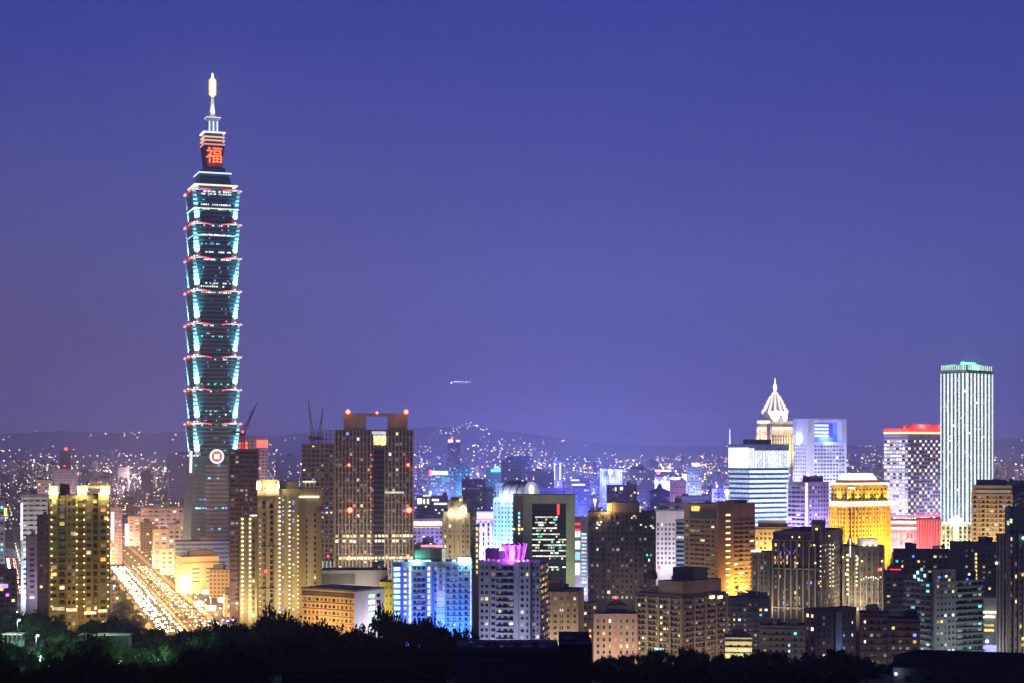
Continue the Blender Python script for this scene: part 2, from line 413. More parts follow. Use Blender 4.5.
# ================================================================ the tall tower
TD = 1717.0; TS = TD / F
def tz(y): return H + (HY - y) * TS
def ta(y): return H + (HY - y) * (TD + 25) / F
TOW = link('skyscraper', None, None, ((212.5 - 512) / F * (TD + 25), TD + 25, 0), rad(20))
tag(TOW, 'tallest tower, stacked flared tiers with red lip lights and a gold spire', 'skyscraper')
FOOT.append((TOW.location.x, TOW.location.y, 45))
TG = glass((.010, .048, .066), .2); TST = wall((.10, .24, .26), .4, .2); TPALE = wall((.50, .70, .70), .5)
REDN = emit((1, .05, .05), 2.2, 0); REDL = emit((1, .25, .22), 3.2, 0)
def face_pts(side, x, y, z):      # side 0 front, 1 left, 2 right: x along the face, y outward distance from the axis
    return (x, -y, z) if side == 0 else ((-y, -x, z) if side == 1 else (y, x, z))
lips = [457, 423, 389, 356, 323, 290, 257, 223, 189]
for i in range(8):
    z0, z1 = tz(lips[i]), tz(lips[i + 1]); a0, a1 = 20.3, 23.6
    t = MB().frus(0, 0, z0 + .6, z1 - 1.2, a0, a1, TG)
    t.frus(0, 0, z1 - 1.198, z1 - .2, a1 + .3, a1 + 1.1, TST).frus(0, 0, z0 + .05, z0 + .598, a0 - .6, a0 - .4, TST)
    for k in range(1, 8):
        z = z0 + (z1 - z0) * k / 8; a = a0 + (a1 - a0) * k / 8
        t.frus(0, 0, z - .4, z + .4, a + .12, a + .16, TST)
    tier = t.obj('tier', TOW)
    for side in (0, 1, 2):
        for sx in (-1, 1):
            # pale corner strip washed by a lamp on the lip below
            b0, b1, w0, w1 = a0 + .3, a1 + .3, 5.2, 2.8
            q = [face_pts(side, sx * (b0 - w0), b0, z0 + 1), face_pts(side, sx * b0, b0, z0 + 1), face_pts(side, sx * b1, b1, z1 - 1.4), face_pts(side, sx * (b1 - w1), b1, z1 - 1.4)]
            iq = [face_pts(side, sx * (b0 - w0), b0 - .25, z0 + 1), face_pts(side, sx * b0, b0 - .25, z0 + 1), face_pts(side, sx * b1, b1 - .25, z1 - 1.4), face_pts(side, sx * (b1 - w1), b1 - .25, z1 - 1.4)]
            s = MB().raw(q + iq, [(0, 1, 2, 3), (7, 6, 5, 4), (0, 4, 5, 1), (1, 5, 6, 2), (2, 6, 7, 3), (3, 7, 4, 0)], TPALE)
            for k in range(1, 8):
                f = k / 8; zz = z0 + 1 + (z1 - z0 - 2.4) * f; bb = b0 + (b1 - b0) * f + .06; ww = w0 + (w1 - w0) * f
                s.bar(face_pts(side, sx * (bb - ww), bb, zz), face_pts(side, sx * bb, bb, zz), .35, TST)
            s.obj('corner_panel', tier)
            if side < 2:
                p = face_pts(side, sx * (b0 - 2.4), b0 + 3.4, z0 + 1.4)
                light('SPOT', tier, p, 1.1e5, (.22, .88, 1), face_pts(side, sx * (b1 - 1.6), b1, z0 + 19), .4, name='corner_light', cone=rad(75))
                light('SPOT', tier, p, 2.3e5, (.22, .86, 1), face_pts(side, sx * (b1 - 1.2), b1 + .2, z1 - 2), .4, name='corner_light', cone=rad(34))
                MB().ball(face_pts(side, sx * (b0 - 1.5), b0 + 1.2, z0 + 1.2), .75, emit((.85, 1, 1), 3, 0), 6).obj('lip_lamp', tier)
            # red neon along the curled lip, dipping towards the middle of the face
            pts = [(23.4, -.6), (19, .3), (14, .1), (9, -.8), (5.2, -1.9)]; nb = MB()
            for (p0, e0), (p1, e1) in zip(pts, pts[1:]):
                nb.bar(face_pts(side, sx * p0, a1 + 1.5, z1 + e0), face_pts(side, sx * p1, a1 + 1.5, z1 + e1), .8, REDN)
            nb.obj('red_neon', tier)
            MB().ball(face_pts(side, sx * (a1 + .8), a1 + 1.2, z1 - .9), .85, REDL, 6).obj('corner_beacon', tier)
        MB().frus(*face_pts(side, 0, a1 + .8, 0)[:2], z1 - 3.2, z1 - .6, 1.2, 2, TST).obj('ornament', tier)
    # lit offices behind the glass
    rows = {7: [(.93, .75, LC), (.86, .7, LC), (.55, .8, LC), (.42, .55, LC)], 6: [(.93, .35, LC), (.66, .95, LC), (.40, .6, LT), (.16, .55, LC)], 5: [(.93, .8, LC), (.3, .2, LB), (.12, .5, LC), (.22, .4, LC)],
            3: [(.93, .3, LC), (.6, .1, LG)], 2: [(.9, .25, LC), (.15, .2, LG)], 1: [(.93, .3, LC), (.25, .35, LC), (.35, .3, LT)], 0: [(.93, .35, LC)], 4: [(.93, .85, LW)]}[i]
    for f, dens, mt in rows:
        zz = z0 + (z1 - z0) * f; bb = a0 + (a1 - a0) * f + .1
        for q in range(14):
            if R.random() < dens:
                xw = -15.4 + q * 2.2; MB().box(xw, xw + R.uniform(1.2, 2), -bb - .12, -bb + .2, zz - .7, zz + .8, mt).obj('window', tier)
    for q in range(8):
        f = R.choice([.07, .19, .31, .44, .56, .69, .81]); zz = z0 + (z1 - z0) * f; bb = a0 + (a1 - a0) * f + .1; xw = R.uniform(-15, 14)
        MB().box(xw, xw + 1.1, -bb - .12, -bb + .2, zz - .5, zz + .5, R.choice([LB, LT, LC, LG, LB])).obj('window', tier)
# belts of white light
for y, i, a in ((208, 7, 22.7), (235, 6, 22.6)):
    MB().frus(0, 0, tz(y) - .5, tz(y) + .5, a, a, emit((.9, 1, .8), 1.1, 0)).obj('light_belt', TOW)
# base
b = MB().frus(0, 0, 0, 116, 28, 23, wall((.06, .14, .22), .35, .1))
for k in range(1, 27):
    z = k * 4.3; a = 28 - 5 * z / 116
    b.frus(0, 0, z - .3, z + .3, a + .12, a + .14, TST)
b.frus(0, 0, 116.02, tz(457), 21.5, 20, TST)
base = b.obj('base_block', TOW)
m = MB()
for k in range(26):
    z = 2 + k * 4.3; a = 28 - 5 * z / 116
    m.box(-11, 11, -a - .7, -a + 1, z, z + 2.1, wall((.26, .24, .28), .5))
m.obj('central_bay', base)
for q in range(22):
    z = tz(508) + R.choice([0, 0, 0, 4.3, 8.6, -21, 30, 43]); a = 28 - 5 * z / 116; x = R.uniform(-23, 22)
    MB().box(x, x + R.uniform(1.2, 3), -a - .9, -a + .3, z - .8, z + .6, R.choice([LT, LC, LT, LB])).obj('window', base)
m = MB().bar((-26.2, -24, 104), (-25.6, -23.5, 126), 2.4, emit((1, .9, .9), 1.2, 0)); m.obj('light_strip', base)
# coin emblem
cz = tz(456.5); cy = -24.6
def ring(r0, r1, mat, y, name, n=40):
    v = []; f = []
    for i in range(n):
        c, s_ = math.cos(2 * math.pi * i / n), math.sin(2 * math.pi * i / n)
        v += [(r0 * c, y, cz + r0 * s_), (r1 * c, y, cz + r1 * s_), (r1 * c, y + .6, cz + r1 * s_), (r0 * c, y + .6, cz + r0 * s_)]
        j = (i + 1) % n
        f += [(4 * i, 4 * j, 4 * j + 1, 4 * i + 1), (4 * i + 1, 4 * j + 1, 4 * j + 2, 4 * i + 2), (4 * i, 4 * i + 3, 4 * j + 3, 4 * j)]
    return MB().raw(v, f, mat).obj(name, coin)
coin = MB().raw([(6.6 * math.cos(2 * math.pi * i / 32), cy - .1, cz + 6.6 * math.sin(2 * math.pi * i / 32)) for i in range(32)] + [(6.6 * math.cos(2 * math.pi * i / 32), cy + 3, cz + 6.6 * math.sin(2 * math.pi * i / 32)) for i in range(32)],
       [tuple(range(32))] + [(i, 32 + i, 32 + (i + 1) % 32, (i + 1) % 32) for i in range(32)], wall((.3, .12, .12))).obj('coin_emblem', TOW)
ring(5.6, 7.2, emit((1, .93, .88), 1.6, 0), cy - .5, 'outer_ring'); ring(3.3, 5.4, emit((1, .25, .2), .75, 0), cy - .4, 'inner_ring')
MB().box(-2.4, 2.4, cy - .7, cy - .2, cz - 2.4, cz + 2.4, emit((1, .96, .93), 2, 0)).obj('coin_centre', coin)
# crown and spire
z9 = tz(189)
MB().frus(0, 0, z9 - .19, z9 + 1.5, 23, 21, wall((.4, .42, .42))).frus(0, 0, z9 + 1.5, ta(178), 17.5, 14.5, TG).frus(0, 0, ta(178) + .01, ta(175), 16.3, 16.3, TST).frus(0, 0, ta(175) + .01, ta(169), 12, 10.5, TG).obj('crown', TOW)
MB().frus(0, 0, ta(176), ta(174.6), 16.6, 16.6, emit((.4, .5, 1), 2.4, 0)).frus(0, 0, ta(188.4), ta(187.4), 22, 22, emit((1, .9, .75), 1.3, 0)).obj('crown_lights', TOW)
sh = MB().frus(0, 0, ta(170), ta(147), 8, 10.5, wall((.09, .045, .05))).frus(0, 0, ta(147) + .01, ta(134), 9, 9, wall((.12, .08, .08)))
sh = sh.obj('sign_shaft', TOW)
for y, a, c in ((146, 11, (.9, .35, .3)), (142, 11, (1, .55, .3)), (138.5, 10.6, (1, .65, .5)), (134, 11.4, (.6, .65, 1))):
    MB().frus(0, 0, ta(y) - .6, ta(y) + .7, a, a, emit(c, 1.0 if y > 135 else 2, 0)).obj('light_ring', TOW)
sp = MB().box(-6.8, 6.8, -10.6, -8.4, ta(167.5), ta(148.5), emit((1, .03, .01), .22, 0)).obj('sign_panel', sh)
text(sp, '福', (0, -10.75, ta(158)), 0, 17.5, emit((1, .13, .02), 3.2, 0), 'sign_character', .15)
pd = MB().frus(0, 0, ta(133), ta(122), 5, 4.4, wall((.35, .42, .5)))
for dx in (-4, 0, 4):
    pd.box(dx - .7, dx + .7, -5.9, -5.1, ta(133), ta(122), emit((.75, .86, 1), 1.3, 0))
pd.obj('spire_base', TOW)
MB().frus(0, 0, ta(122), ta(119), 4, 7.2, wall((.5, .55, .6))).frus(0, 0, ta(119) + .01, ta(118), 7.4, 7.4, emit((.75, .88, 1), 1.1, 0)).obj('spire_balcony', TOW)
MB().lathe(0, 0, [(3.4, ta(118)), (2.2, ta(108)), (1.3, ta(96))], wall((.7, .75, .8), .4), 12).obj('spire', TOW)
for a in (0, 2.1, 4.2):
    light('SPOT', TOW, (6 * math.sin(a), -6 * math.cos(a), ta(117)), 3e4, (.75, .88, 1), (0, 0, ta(102)), .3, cone=rad(60))
MB().lathe(0, 0, [(2.0, ta(96)), (2.3, ta(94)), (2.3, ta(80)), (1.4, ta(78)), (.3, ta(73))], emit((1, .90, .62), 5, 0), 12).obj('spire_beacon', TOW)
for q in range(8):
    t = 2 * math.pi * q / 8; MB().bar((3.3 * math.cos(t), 3.3 * math.sin(t), ta(95)), (3.3 * math.cos(t), 3.3 * math.sin(t), ta(79.5)), .8, emit((1, .52, .10), 1.6, 0)).obj('halo_rod', TOW)  # golden halo of the beacon put into glowing rods
light('POINT', TOW, (0, -5, ta(87)), 1e5, (1, .6, .2), size=.5)  # gold light added for the glow round the beacon
for y in (92, 87.5, 83): MB().lathe(0, 0, [(2.9, ta(y) - .6), (2.9, ta(y) + .6)], wall((.3, .28, .2)), 12).obj('beacon_collar', TOW)

# ================================================================ buildings, near to far
def lampcol(b, face, x, y0, y1, n, r, mat, d=.6, name='balcony_lamp'):
    for k in range(n): b.lamp(face, x, y0 + (y1 - y0) * k / max(1, n - 1), r, mat, d, name)

# yellow lit apartment tower on the left
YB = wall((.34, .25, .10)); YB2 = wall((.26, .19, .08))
b = Bld('apartment_tower', 'ochre apartment tower on the left with lamps down its edges and a lit roof frame', 'apartment tower', 48, 110, 110, 495, 780, YB, yb=640)
ue = lambda x: b.u('F', x)
for xa, xb in ((49, 58), (66, 78), (84, 93), (98, 109)):
    b.wb('F', ue(xa), ue(xb), 0, b.h + .5, 0.01, 1.3)
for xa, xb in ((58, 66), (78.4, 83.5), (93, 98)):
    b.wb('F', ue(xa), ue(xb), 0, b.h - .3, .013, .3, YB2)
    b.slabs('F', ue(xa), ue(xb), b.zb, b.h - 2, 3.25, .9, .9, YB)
for xa, xb in ((50, 57.5), (67, 76), (85, 92), (99, 107)):
    b.grid('F', ue(xa), ue(xb), b.zb, b.h - 2, 2.6, 3.25, .62, .48, .05, [LY, LW, LO], d=1.36)
for xa, xb in ((58.5, 65.5), (93.5, 97.5)):
    b.grid('F', ue(xa), ue(xb), b.zb, b.h - 2, 3.2, 3.25, .7, .5, .12, [LY, LW], d=.37, off=.6)
for x, n in ((51.5, 16), (76.8, 16), (84, 16), (108, 16)): lampcol(b, 'F', x, 498, 606, n, .38, emit((1, .86, .32), 2.4, .6), 1.9)
for xa, xb, y in ((52, 63, 607), (66, 77, 608), (84, 96, 611), (98, 107, 609)): b.ppart('shop_front', 'F', xa, xb, y, y + 3, 1.4, 1.8, emit((1, .85, .45), 1.3, .4))
for xa, xb in ((52, 56), (71, 76), (93, 97), (104, 108)):
    b.part('lit_window', 'F', ue(xa), ue(xb), *(lambda z: (z, z + 1.7))(b.z(R.choice([503, 520, 535, 580, 570]), 'F')), 1.3, 1.45, LY)
for xa, xb in ((49, 58), (77, 88), (100, 110)):
    b.part('roof_frame', 'F', ue(xa), ue(xb), b.h + .51, b.h + 4.4, -3, .9, wall((.6, .56, .38)))
b.part('roof_lintel', 'F', ue(78), ue(110), b.h + 3, b.h + 4.2, -1.5, .6, wall((.6, .56, .38)))
for x in (50, 57, 79, 85, 100, 108): b.lamp('F', x, 493.5, .6, emit((1, .95, .55), 5, 0), 2.2, 'roof_lamp')
for x in (53, 82, 104): light('POINT', b.root, (*b.pl('F', ue(x), 3), b.h + .6), 3e3, (1, .88, .45), size=.4)
b.part('stair_house', 'F', ue(60), ue(70), b.h + .3, b.h + 5, -12, -4, YB2)
b.flood('F', (1, .72, .25), 2.6e4, out=34, aim=.75); b.done()

# cream twin towers beside the tall tower
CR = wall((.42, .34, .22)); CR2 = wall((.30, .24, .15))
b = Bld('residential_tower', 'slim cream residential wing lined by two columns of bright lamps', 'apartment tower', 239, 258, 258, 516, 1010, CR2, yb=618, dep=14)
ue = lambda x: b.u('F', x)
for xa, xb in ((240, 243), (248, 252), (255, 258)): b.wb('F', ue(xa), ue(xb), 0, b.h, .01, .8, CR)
b.grid('F', ue(252), ue(255), b.zb, b.h - 3, 2, 3.3, .6, .5, .04)
for x in (242.5, 250): lampcol(b, 'F', x, 519, 612, 22, .62, emit((1, .86, .45), 3, .3), 1.3)
for xa in (241.5, 249): b.ppart('roof_pylon', 'F', xa, xa + 1.6, 506, 516.2, -1, .4, wall((.6, .55, .4)))
b.ppart('roof_beam', 'F', 250, 258, 514.8, 516.2, -1, 1.2, emit((1, .9, .6), 1.8, .2)); b.flood('F', (1, .8, .42), 3e4, aim=.55); b.done()
b = Bld('residential_tower', 'broad cream residential tower with floodlit roof pavilion and blue window lights', 'apartment tower', 257, 322, 322, 489, 990, CR, yb=620, dep=26)
ue = lambda x: b.u('F', x)
for xa, xb in ((257.5, 262), (266, 269), (274, 279.5)): b.wb('F', ue(xa), ue(xb), 0, b.h - 1, .01, 1.2, CR)
b.grid('F', ue(269.5), ue(273.5), b.zb, b.h - 5, 2.2, 3.3, .7, .7, .02)
b.grid('F', ue(262), ue(266), b.zb, b.h - 6, 2.4, 3.3, .45, .5, .05)
for z in (b.zb + 18, b.zb + 42, b.h - 12, b.h - 4): b.wb('F', 0, ue(279), z, z + .7, .015, 1.6, CR)
for xa, xb in ((281, 284), (289, 292), (298, 300)): b.wb('F', ue(xa), ue(xb), 0, b.h - 3, .011, .6, CR2)
lampcol(b, 'F', 279.5, 498, 612, 26, .55, emit((1, .9, .6), 2.8, .4), 1.6)
lampcol(b, 'F', 289.5, 502, 612, 26, .5, emit((1, .9, .6), 2.4, .5), 1.0)
lampcol(b, 'F', 298, 516, 612, 22, .5, emit((1, .72, .25), 2.0, .4), .9)
for x in (283, 293.3):
    for y in (500, 505, 512, 517, 522, 536, 549, 562, 575, 593, 610): b.lamp('F', x, y + R.uniform(-3, 3), .55, R.choice([BLUE, BLUE, LG, LC]), .6, 'window_light')
lampcol(b, 'F', 260, 520, 612, 18, .35, emit((1, .85, .4), 1.6, .5), 1.5)
b.grid('F', ue(302), ue(320), b.zb, b.z(512), 5, 3.3, .34, .5, .05)
b.ppart('shoulder_wall', 'F', 300, 306, 499, 620, .02, .9, CR2); b.ppart('shoulder_wall', 'F', 316, 321.5, 510, 620, .02, .9, CR2)
b.ppart('terrace_light', 'F', 299, 319, 496, 497.6, .1, 1.4, emit((1, .87, .45), 2.2, .2))
for x in (256.5, 259, 277): b.ppart('roof_fin', 'F', x, x + 2, 480.5, 490, -2, 1.5, wall((.62, .56, .4)))
b.ppart('roof_pavilion', 'F', 262, 276, 481, 489, -12, -3, CR2); b.ppart('roof_beam', 'F', 260, 279, 479.6, 481, -6, 1, CR)
b.ppart('roof_block', 'F', 280, 299, 481.5, 489.1, -16, -2, CR2)
for x in (305, 309, 313): b.ppart('roof_post', 'F', x, x + 1.4, 482.5, 490, -2, -.6, wall((.6, .55, .4)))
b.ppart('roof_canopy', 'F', 303, 316, 481, 482.6, -3, .4, emit((1, .9, .6), 1.2, .2))
for x in (258, 268, 277): light('POINT', b.root, (*b.pl('F', ue(x), 2.2), b.h + 1.2), 4.5e3, (1, .86, .5), size=.4)
b.lamp('F', 265, 488, .9, LR, 2, 'aviation_light'); b.lamp('F', 265.5, 571, .9, LR, 2, 'aviation_light')
b.flood('F', (1, .78, .4), 4.5e4, out=26, aim=.75); b.done()

# unlit dark tower and the red-topped one behind it
b = Bld('office_tower', 'dark unlit tower under construction between the tall tower and the cream tower', 'tower', 230, 258, 258, 449, 1250, wall((.12, .10, .085)), yb=610, dep=24)
b.slabs('F', 0, b.wl, b.zb, b.h - 1, 3.4, .7, .7, wall((.2, .17, .14))); b.piers('F', 0, b.wl, b.zb, b.h, 3, 1.1, .9)
b.grid('F', 0, b.wl, b.zb, b.h - 1, 3.2, 3.4, .7, .45, .008)
for x in range(236, 258, 4): b.ppart('scaffold_post', 'F', x, x + .7, 436, 449.2, -8, -7.4, STEEL)
for y in (437, 441, 445): b.ppart('scaffold_rail', 'F', 236, 257.5, y, y + .7, -7.3, -6.8, STEEL)
b.flood('F', (1, .78, .5), 9e3, aim=.4); b.done()
b = Bld('office_tower', 'pale tower behind the dark one with glowing red lit roof openings', 'tower', 238, 268, 268, 437, 2100, wall((.45, .36, .38)), yb=500)
b.grid('F', 0, b.wl, b.zb, b.h - 16, 4, 4, .6, .4, .03)
for x in (239, 242.2, 245.4): b.ppart('red_sign', 'F', x, x + 2.4, 441, 449, .05, .5, emit((1, .10, .05), 2.2, 0))
b.ppart('red_sign', 'F', 255.5, 268, 440, 447.5, .05, .5, emit((1, .16, .1), 1.6, 0)); b.flood('F', (1, .6, .55), 6e4, aim=.8); b.done()

# tower under construction (two cranes stand on it)
b = Bld('construction_tower', 'unfinished concrete tower frame with open floors beside the dark gridded tower', 'tower', 302, 338, 338, 444, 1430, wall((.10, .09, .09)), yb=605, dep=30)
b.slabs('F', 0, b.wl, b.zb, b.h, 4, .8, 1, wall((.2, .18, .18))); b.piers('F', 0, b.wl, b.zb, b.h, 8, .7, 1.2, wall((.18, .165, .165)))
b.grid('F', 0, b.wl, b.zb, b.h, 3.7, 4, .5, .3, .07, [LW, LC, LB, LW])
for x in (322, 326, 330, 335): b.ppart('open_frame', 'F', x, x + .9, 430, 444.2, -6, -5, CONC)
for y in (430, 434.5, 439): b.ppart('open_frame', 'F', 322, 336, y, y + .8, -4.9, -4.2, CONC)
for x in (322, 326, 330, 334): b.ppart('hoarding_light', 'F', x, x + 1.4, 561, 592, .1, 1.5, wall((.5, .6, .65)))
light('AREA', b.root, (*b.pl('F', b.u('F', 328), 8), b.z(592)), 6e3, (.55, .9, 1), (*b.pl('F', b.u('F', 328), 0), b.z(570)), 10, 2)
b.lamp('F', 328, 556, .9, LR, 2, 'aviation_light'); b.done()

# big gridded glass tower
GB = wall((.36, .30, .23)); b = Bld('office_tower', 'dark gridded office tower with red beacons and an open square at its roofline', 'tower', 335, 413, 413, 430, 1320, wall((.10, .088, .075)), dep=34, yb=590)
ue = lambda x: b.u('F', x)
b.piers('F', 0, b.wl, b.zb, b.h, 22, .8, .9, GB)
for q in range(1, 22):
    for k in range(0, 11):
        za = b.zb + (b.h - b.zb) * k / 11
        b.wb('F', b.wl * (q - .5) / 22, b.wl * (q + .5) / 22, za + (q % 2) * 5, za + (q % 2) * 5 + 1.1, .014, .7, GB)
b.grid('F', 0, b.wl, b.zb, b.h - 1, b.wl / 22, 3.9, .62, .55, .03, [LW, LC, LY, LB], GLB)
b.wb('F', ue(373.5), ue(384), b.zb, b.z(449), .92, 1.1, glass((.012, .018, .035)))
b.slabs('F', ue(373.5), ue(384), b.zb, b.z(450), 3.9, .7, 1.3, wall((.12, .11, .11)))
for y, p in ((537, .75), (542, .45), (559, .9), (563, .2), (491, 0)):
    z = b.z(y)
    for q in range(22):
        if R.random() < p: b.part('lit_office', 'F', b.wl * q / 22 + .5, b.wl * (q + .9) / 22, z, z + 2, 1.3, 1.4, emit((1, .88, .5), 1.5, .5))
b.ppart('lit_office', 'F', 385, 404, 491.5, 493.5, 1.31, 1.5, emit((1, .93, .7), 1.2, .4))
b.ppart('screen', 'F', 373.5, 386, 435.5, 445, 1.35, 1.7, emit((1, .85, .4), 1.3, .3)); b.ppart('lit_sky_room', 'F', 372, 386, 431.5, 434.5, 1.0, 1.5, emit((.8, .85, 1), .9, .2))
for xa, xb in ((343.5, 366), (388, 407.5)): b.ppart('roof_frame', 'F', xa, xb, 416, 430.2, -14, -.5, GB)
b.ppart('roof_beam', 'F', 343.5, 407.5, 413.5, 416.1, -14, -.4, GB)
for x, y, r in ((348, 412, 1.7), (406, 412, 1.7), (377, 413, .9), (349, 465, 1.1), (408, 465, 1.1), (350, 510, 2.0), (409, 510, 2.1), (349, 557, 1.2), (408, 556, 1.2)):
    b.lamp('F', x, y, r, emit((1, .10, .05), 9, 0), 2.6, 'aviation_light')
for y in range(455, 580, 11): b.lamp('F', 371, y, .5, LR, 1.6, 'marker_light')
b.flood('F', (1, .82, .55), 1.3e5, out=40, aim=.8); b.done()

# tan government block and its white end
TAN = wall((.55, .37, .19)); b = Bld('office_block', 'long tan office block with rows of small windows and a white end wall', 'office block', 302, 354, 384, 592, 920, TAN, a=35, yb=640)
ue = lambda x: b.u('F', x)
b.grid('F', 1, b.wl - 1, b.h - 25, b.h - 3.4, 2.9, 3.5, .5, .42, .03)
b.slabs('F', 0, b.wl, b.h - 25, b.h - 3.4, 3.5, .35, .5); b.wb('F', 0, b.wl, b.h - 2.6, b.h - 1.2, .02, .35, wall((.14, .11, .09)))
b.w.box(-b.wl - .4, .4, -.5, b.wr, b.h + .01, b.h + 1, wall((.14, .14, .16)))
b.wb('R', 0, b.wr, 0, b.h, .01, .4, wall((.6, .58, .60)))
for k in range(9):
    z = b.h - 4 - k * 3.4
    b.part('stair_window', 'R', b.u('R', 368), b.u('R', 374), z, z + 2, .41, .6, R.choice([LC, LC, emit((.6, 1, .85), 1.2)])); b.part('stair_window', 'R', b.u('R', 376), b.u('R', 379.5), z, z + 1.7, .41, .6, R.choice([LT, LC, GL]))
b.flood('F', (1, .66, .28), 4.5e4, out=22, aim=.7); b.flood('R', (.95, .85, 1), 1e4, out=16, aim=.7); b.done()
b = Bld('office_block', 'grey flat-roofed block behind the tan office block', 'office block', 318, 388, 388, 572, 1010, wall((.3, .29, .31)), yb=600, dep=26)
b.wb('F', 0, b.u('F', 355), b.h - 7, b.h - 1, .01, .3, wall((.13, .12, .13))); b.roof(2); b.flood('F', (1, .85, .7), 8e3); b.done()
b = Bld('apartment_block', 'narrow lime yellow building between the white end wall and the blue lit tower', 'apartment block', 380, 393, 393, 582, 1000, wall((.48, .40, .05)), yb=640, dep=14)
b.grid('F', 0, b.wl, b.zb, b.h - 1, 3, 5, .3, .3, 0, d=.1); b.flood('F', (1, .85, .3), 1.4e4, out=12, aim=.6); b.done()

# blue lit apartment tower with the sign column
BLW = wall((.36, .42, .58)); b = Bld('apartment_tower', 'apartment tower bathed in blue light with stacked characters on a white column', 'apartment tower', 392, 472, 472, 562, 1060, BLW, yb=650, dep=24)
ue = lambda x: b.u('F', x)
nf = 15; fh = (b.h - 2 - b.zb) / nf
for k in range(nf):
    z = b.zb + k * fh
    b.part('balcony_light', 'F', ue(394), ue(400), z + .5, z + 2.5, .1, 1.0, emit((.42, .86, 1), 2.6, .25))
    b.part('balcony', 'F', ue(393), ue(401), z + 2.6, z + 3.1, .1, 1.3, BLW)
    b.part('window', 'F', ue(403.8), ue(406.6), z + .6, z + 2.4, .1, .4, emit((1, .9, .5), 1.1, .5))
    b.part('light_strip', 'F', ue(409), ue(411), z + .1, z + 2.9, .4, 1.0, emit((.40, .65, 1), 3, .4))
    b.part('light_strip', 'F', ue(427.5), ue(430), z + .3, z + 2.7, .4, .9, R.choice([emit((.5, .8, 1), 2.0, .4), emit((1, .95, .6), 1.2, .4)]))
b.wb('F', ue(401.6), ue(403), 0, b.h, .01, .9, emit((.05, .08, 1), .9, 0)); b.wb('F', ue(425.8), ue(427), 0, b.h, .01, .9, emit((.05, .08, 1), .9, 0))
b.grid('F', ue(412.5), ue(425.5), b.zb, b.h - 2, 2.9, fh, .6, .45, .03, d=.1)
b.slabs('F', ue(411.5), ue(426), b.zb, b.h - 2, fh, .3, .6)
b.grid('F', ue(433), ue(469), b.zb, b.h - 2, 3.6, fh, .52, .42, .03, [LY, LO, LC], d=.1)
b.slabs('F', ue(446), ue(471), b.zb, b.h - 2, fh, .3, .5); b.piers('F', ue(446), ue(470), b.zb, b.h - 1, 4, .5, .7)
b.wb('F', ue(432), ue(434.2), b.zb, b.h - 3, .02, .5, wall((.1, .2, .4)))
sc1 = b.part('sign_column', 'F', ue(436.5), ue(445), b.zb, b.h - 3.2, .05, 1.2, wall((.66, .64, .72)))
us = (ue(436.5) + ue(445)) / 2; p = b.pl('F', us, 1.3)
for k, ch in enumerate('中央信虹'):
    text(sc1, ch, (p[0], p[1], b.h - 5.6 - k * fh), 0, 2.5, wall((.01, .01, .02)), 'sign_character', .04)
light('AREA', b.root, (p[0], p[1] - 7, b.h - 26), 350, (1, .95, 1), (p[0], p[1], b.h - 8), 3, 2)
for k in range(nf): b.wb('F', ue(436.5), ue(445), b.h - 3.6 - k * fh - .12, b.h - 3.6 - k * fh + .12, 1.15, 1.3, wall((.2, .2, .3)))
b.part('edge_light', 'F', ue(470.4), ue(471.2), b.zb, b.h - 1, .1, .8, emit((.7, .9, 1), 1.3, .2))
for xa, xb, s in ((393, 404, .7), (408, 421, 2.6), (421.5, 431, 1.4), (452, 456, 2), (458, 471, 4)): b.part('roof_light', 'F', ue(xa), ue(xb), b.h + .3, b.h + (1.4 if s < 3 else 2.6), -.4, .6, emit((.72, 1, .90), s, .2))
b.ppart('stair_tower', 'F', 414.5, 430, 550, 562.3, -9, -2, wall((.12, .3, .25))); b.ppart('water_house', 'F', 430, 446, 548.5, 562.4, -8, -1.5, wall((.12, .13, .13)))
b.ppart('red_roof_light', 'F', 421, 443, 545.6, 547.2, -6, -1, emit((1, .35, .4), 1.8, .2)); b.ppart('roof_post', 'F', 442, 445.5, 549, 562.4, -1.4, -.4, emit((.8, 1, .8), .9, .3))
b.w.box(-b.wl - .3, .3, -.3, b.wr, b.h + .003, b.h + .28, wall((.4, .45, .45)))
for x, e in ((397, 2.6e4), (412, 2.4e4), (428, 1.5e4)): light('AREA', b.root, (*b.pl('F', ue(x), 11), b.zb), e * 1.1, (.05, .11, 1), (*b.pl('F', ue(x), 0), b.h - 20), 6, 3)
light('AREA', b.root, (*b.pl('F', ue(458), 16), b.zb), 4.2e4, (.06, .27, 1), (*b.pl('F', ue(458), 0), b.h - 24), 16, 3)
light('POINT', b.root, (*b.pl('F', ue(466), 2.5), b.h + 1), 9e3, (.4, 1, .85), size=.5); light('POINT', b.root, (*b.pl('F', ue(416), 2), b.h + .8), 4e3, (.5, 1, .8), size=.5)
b.done()

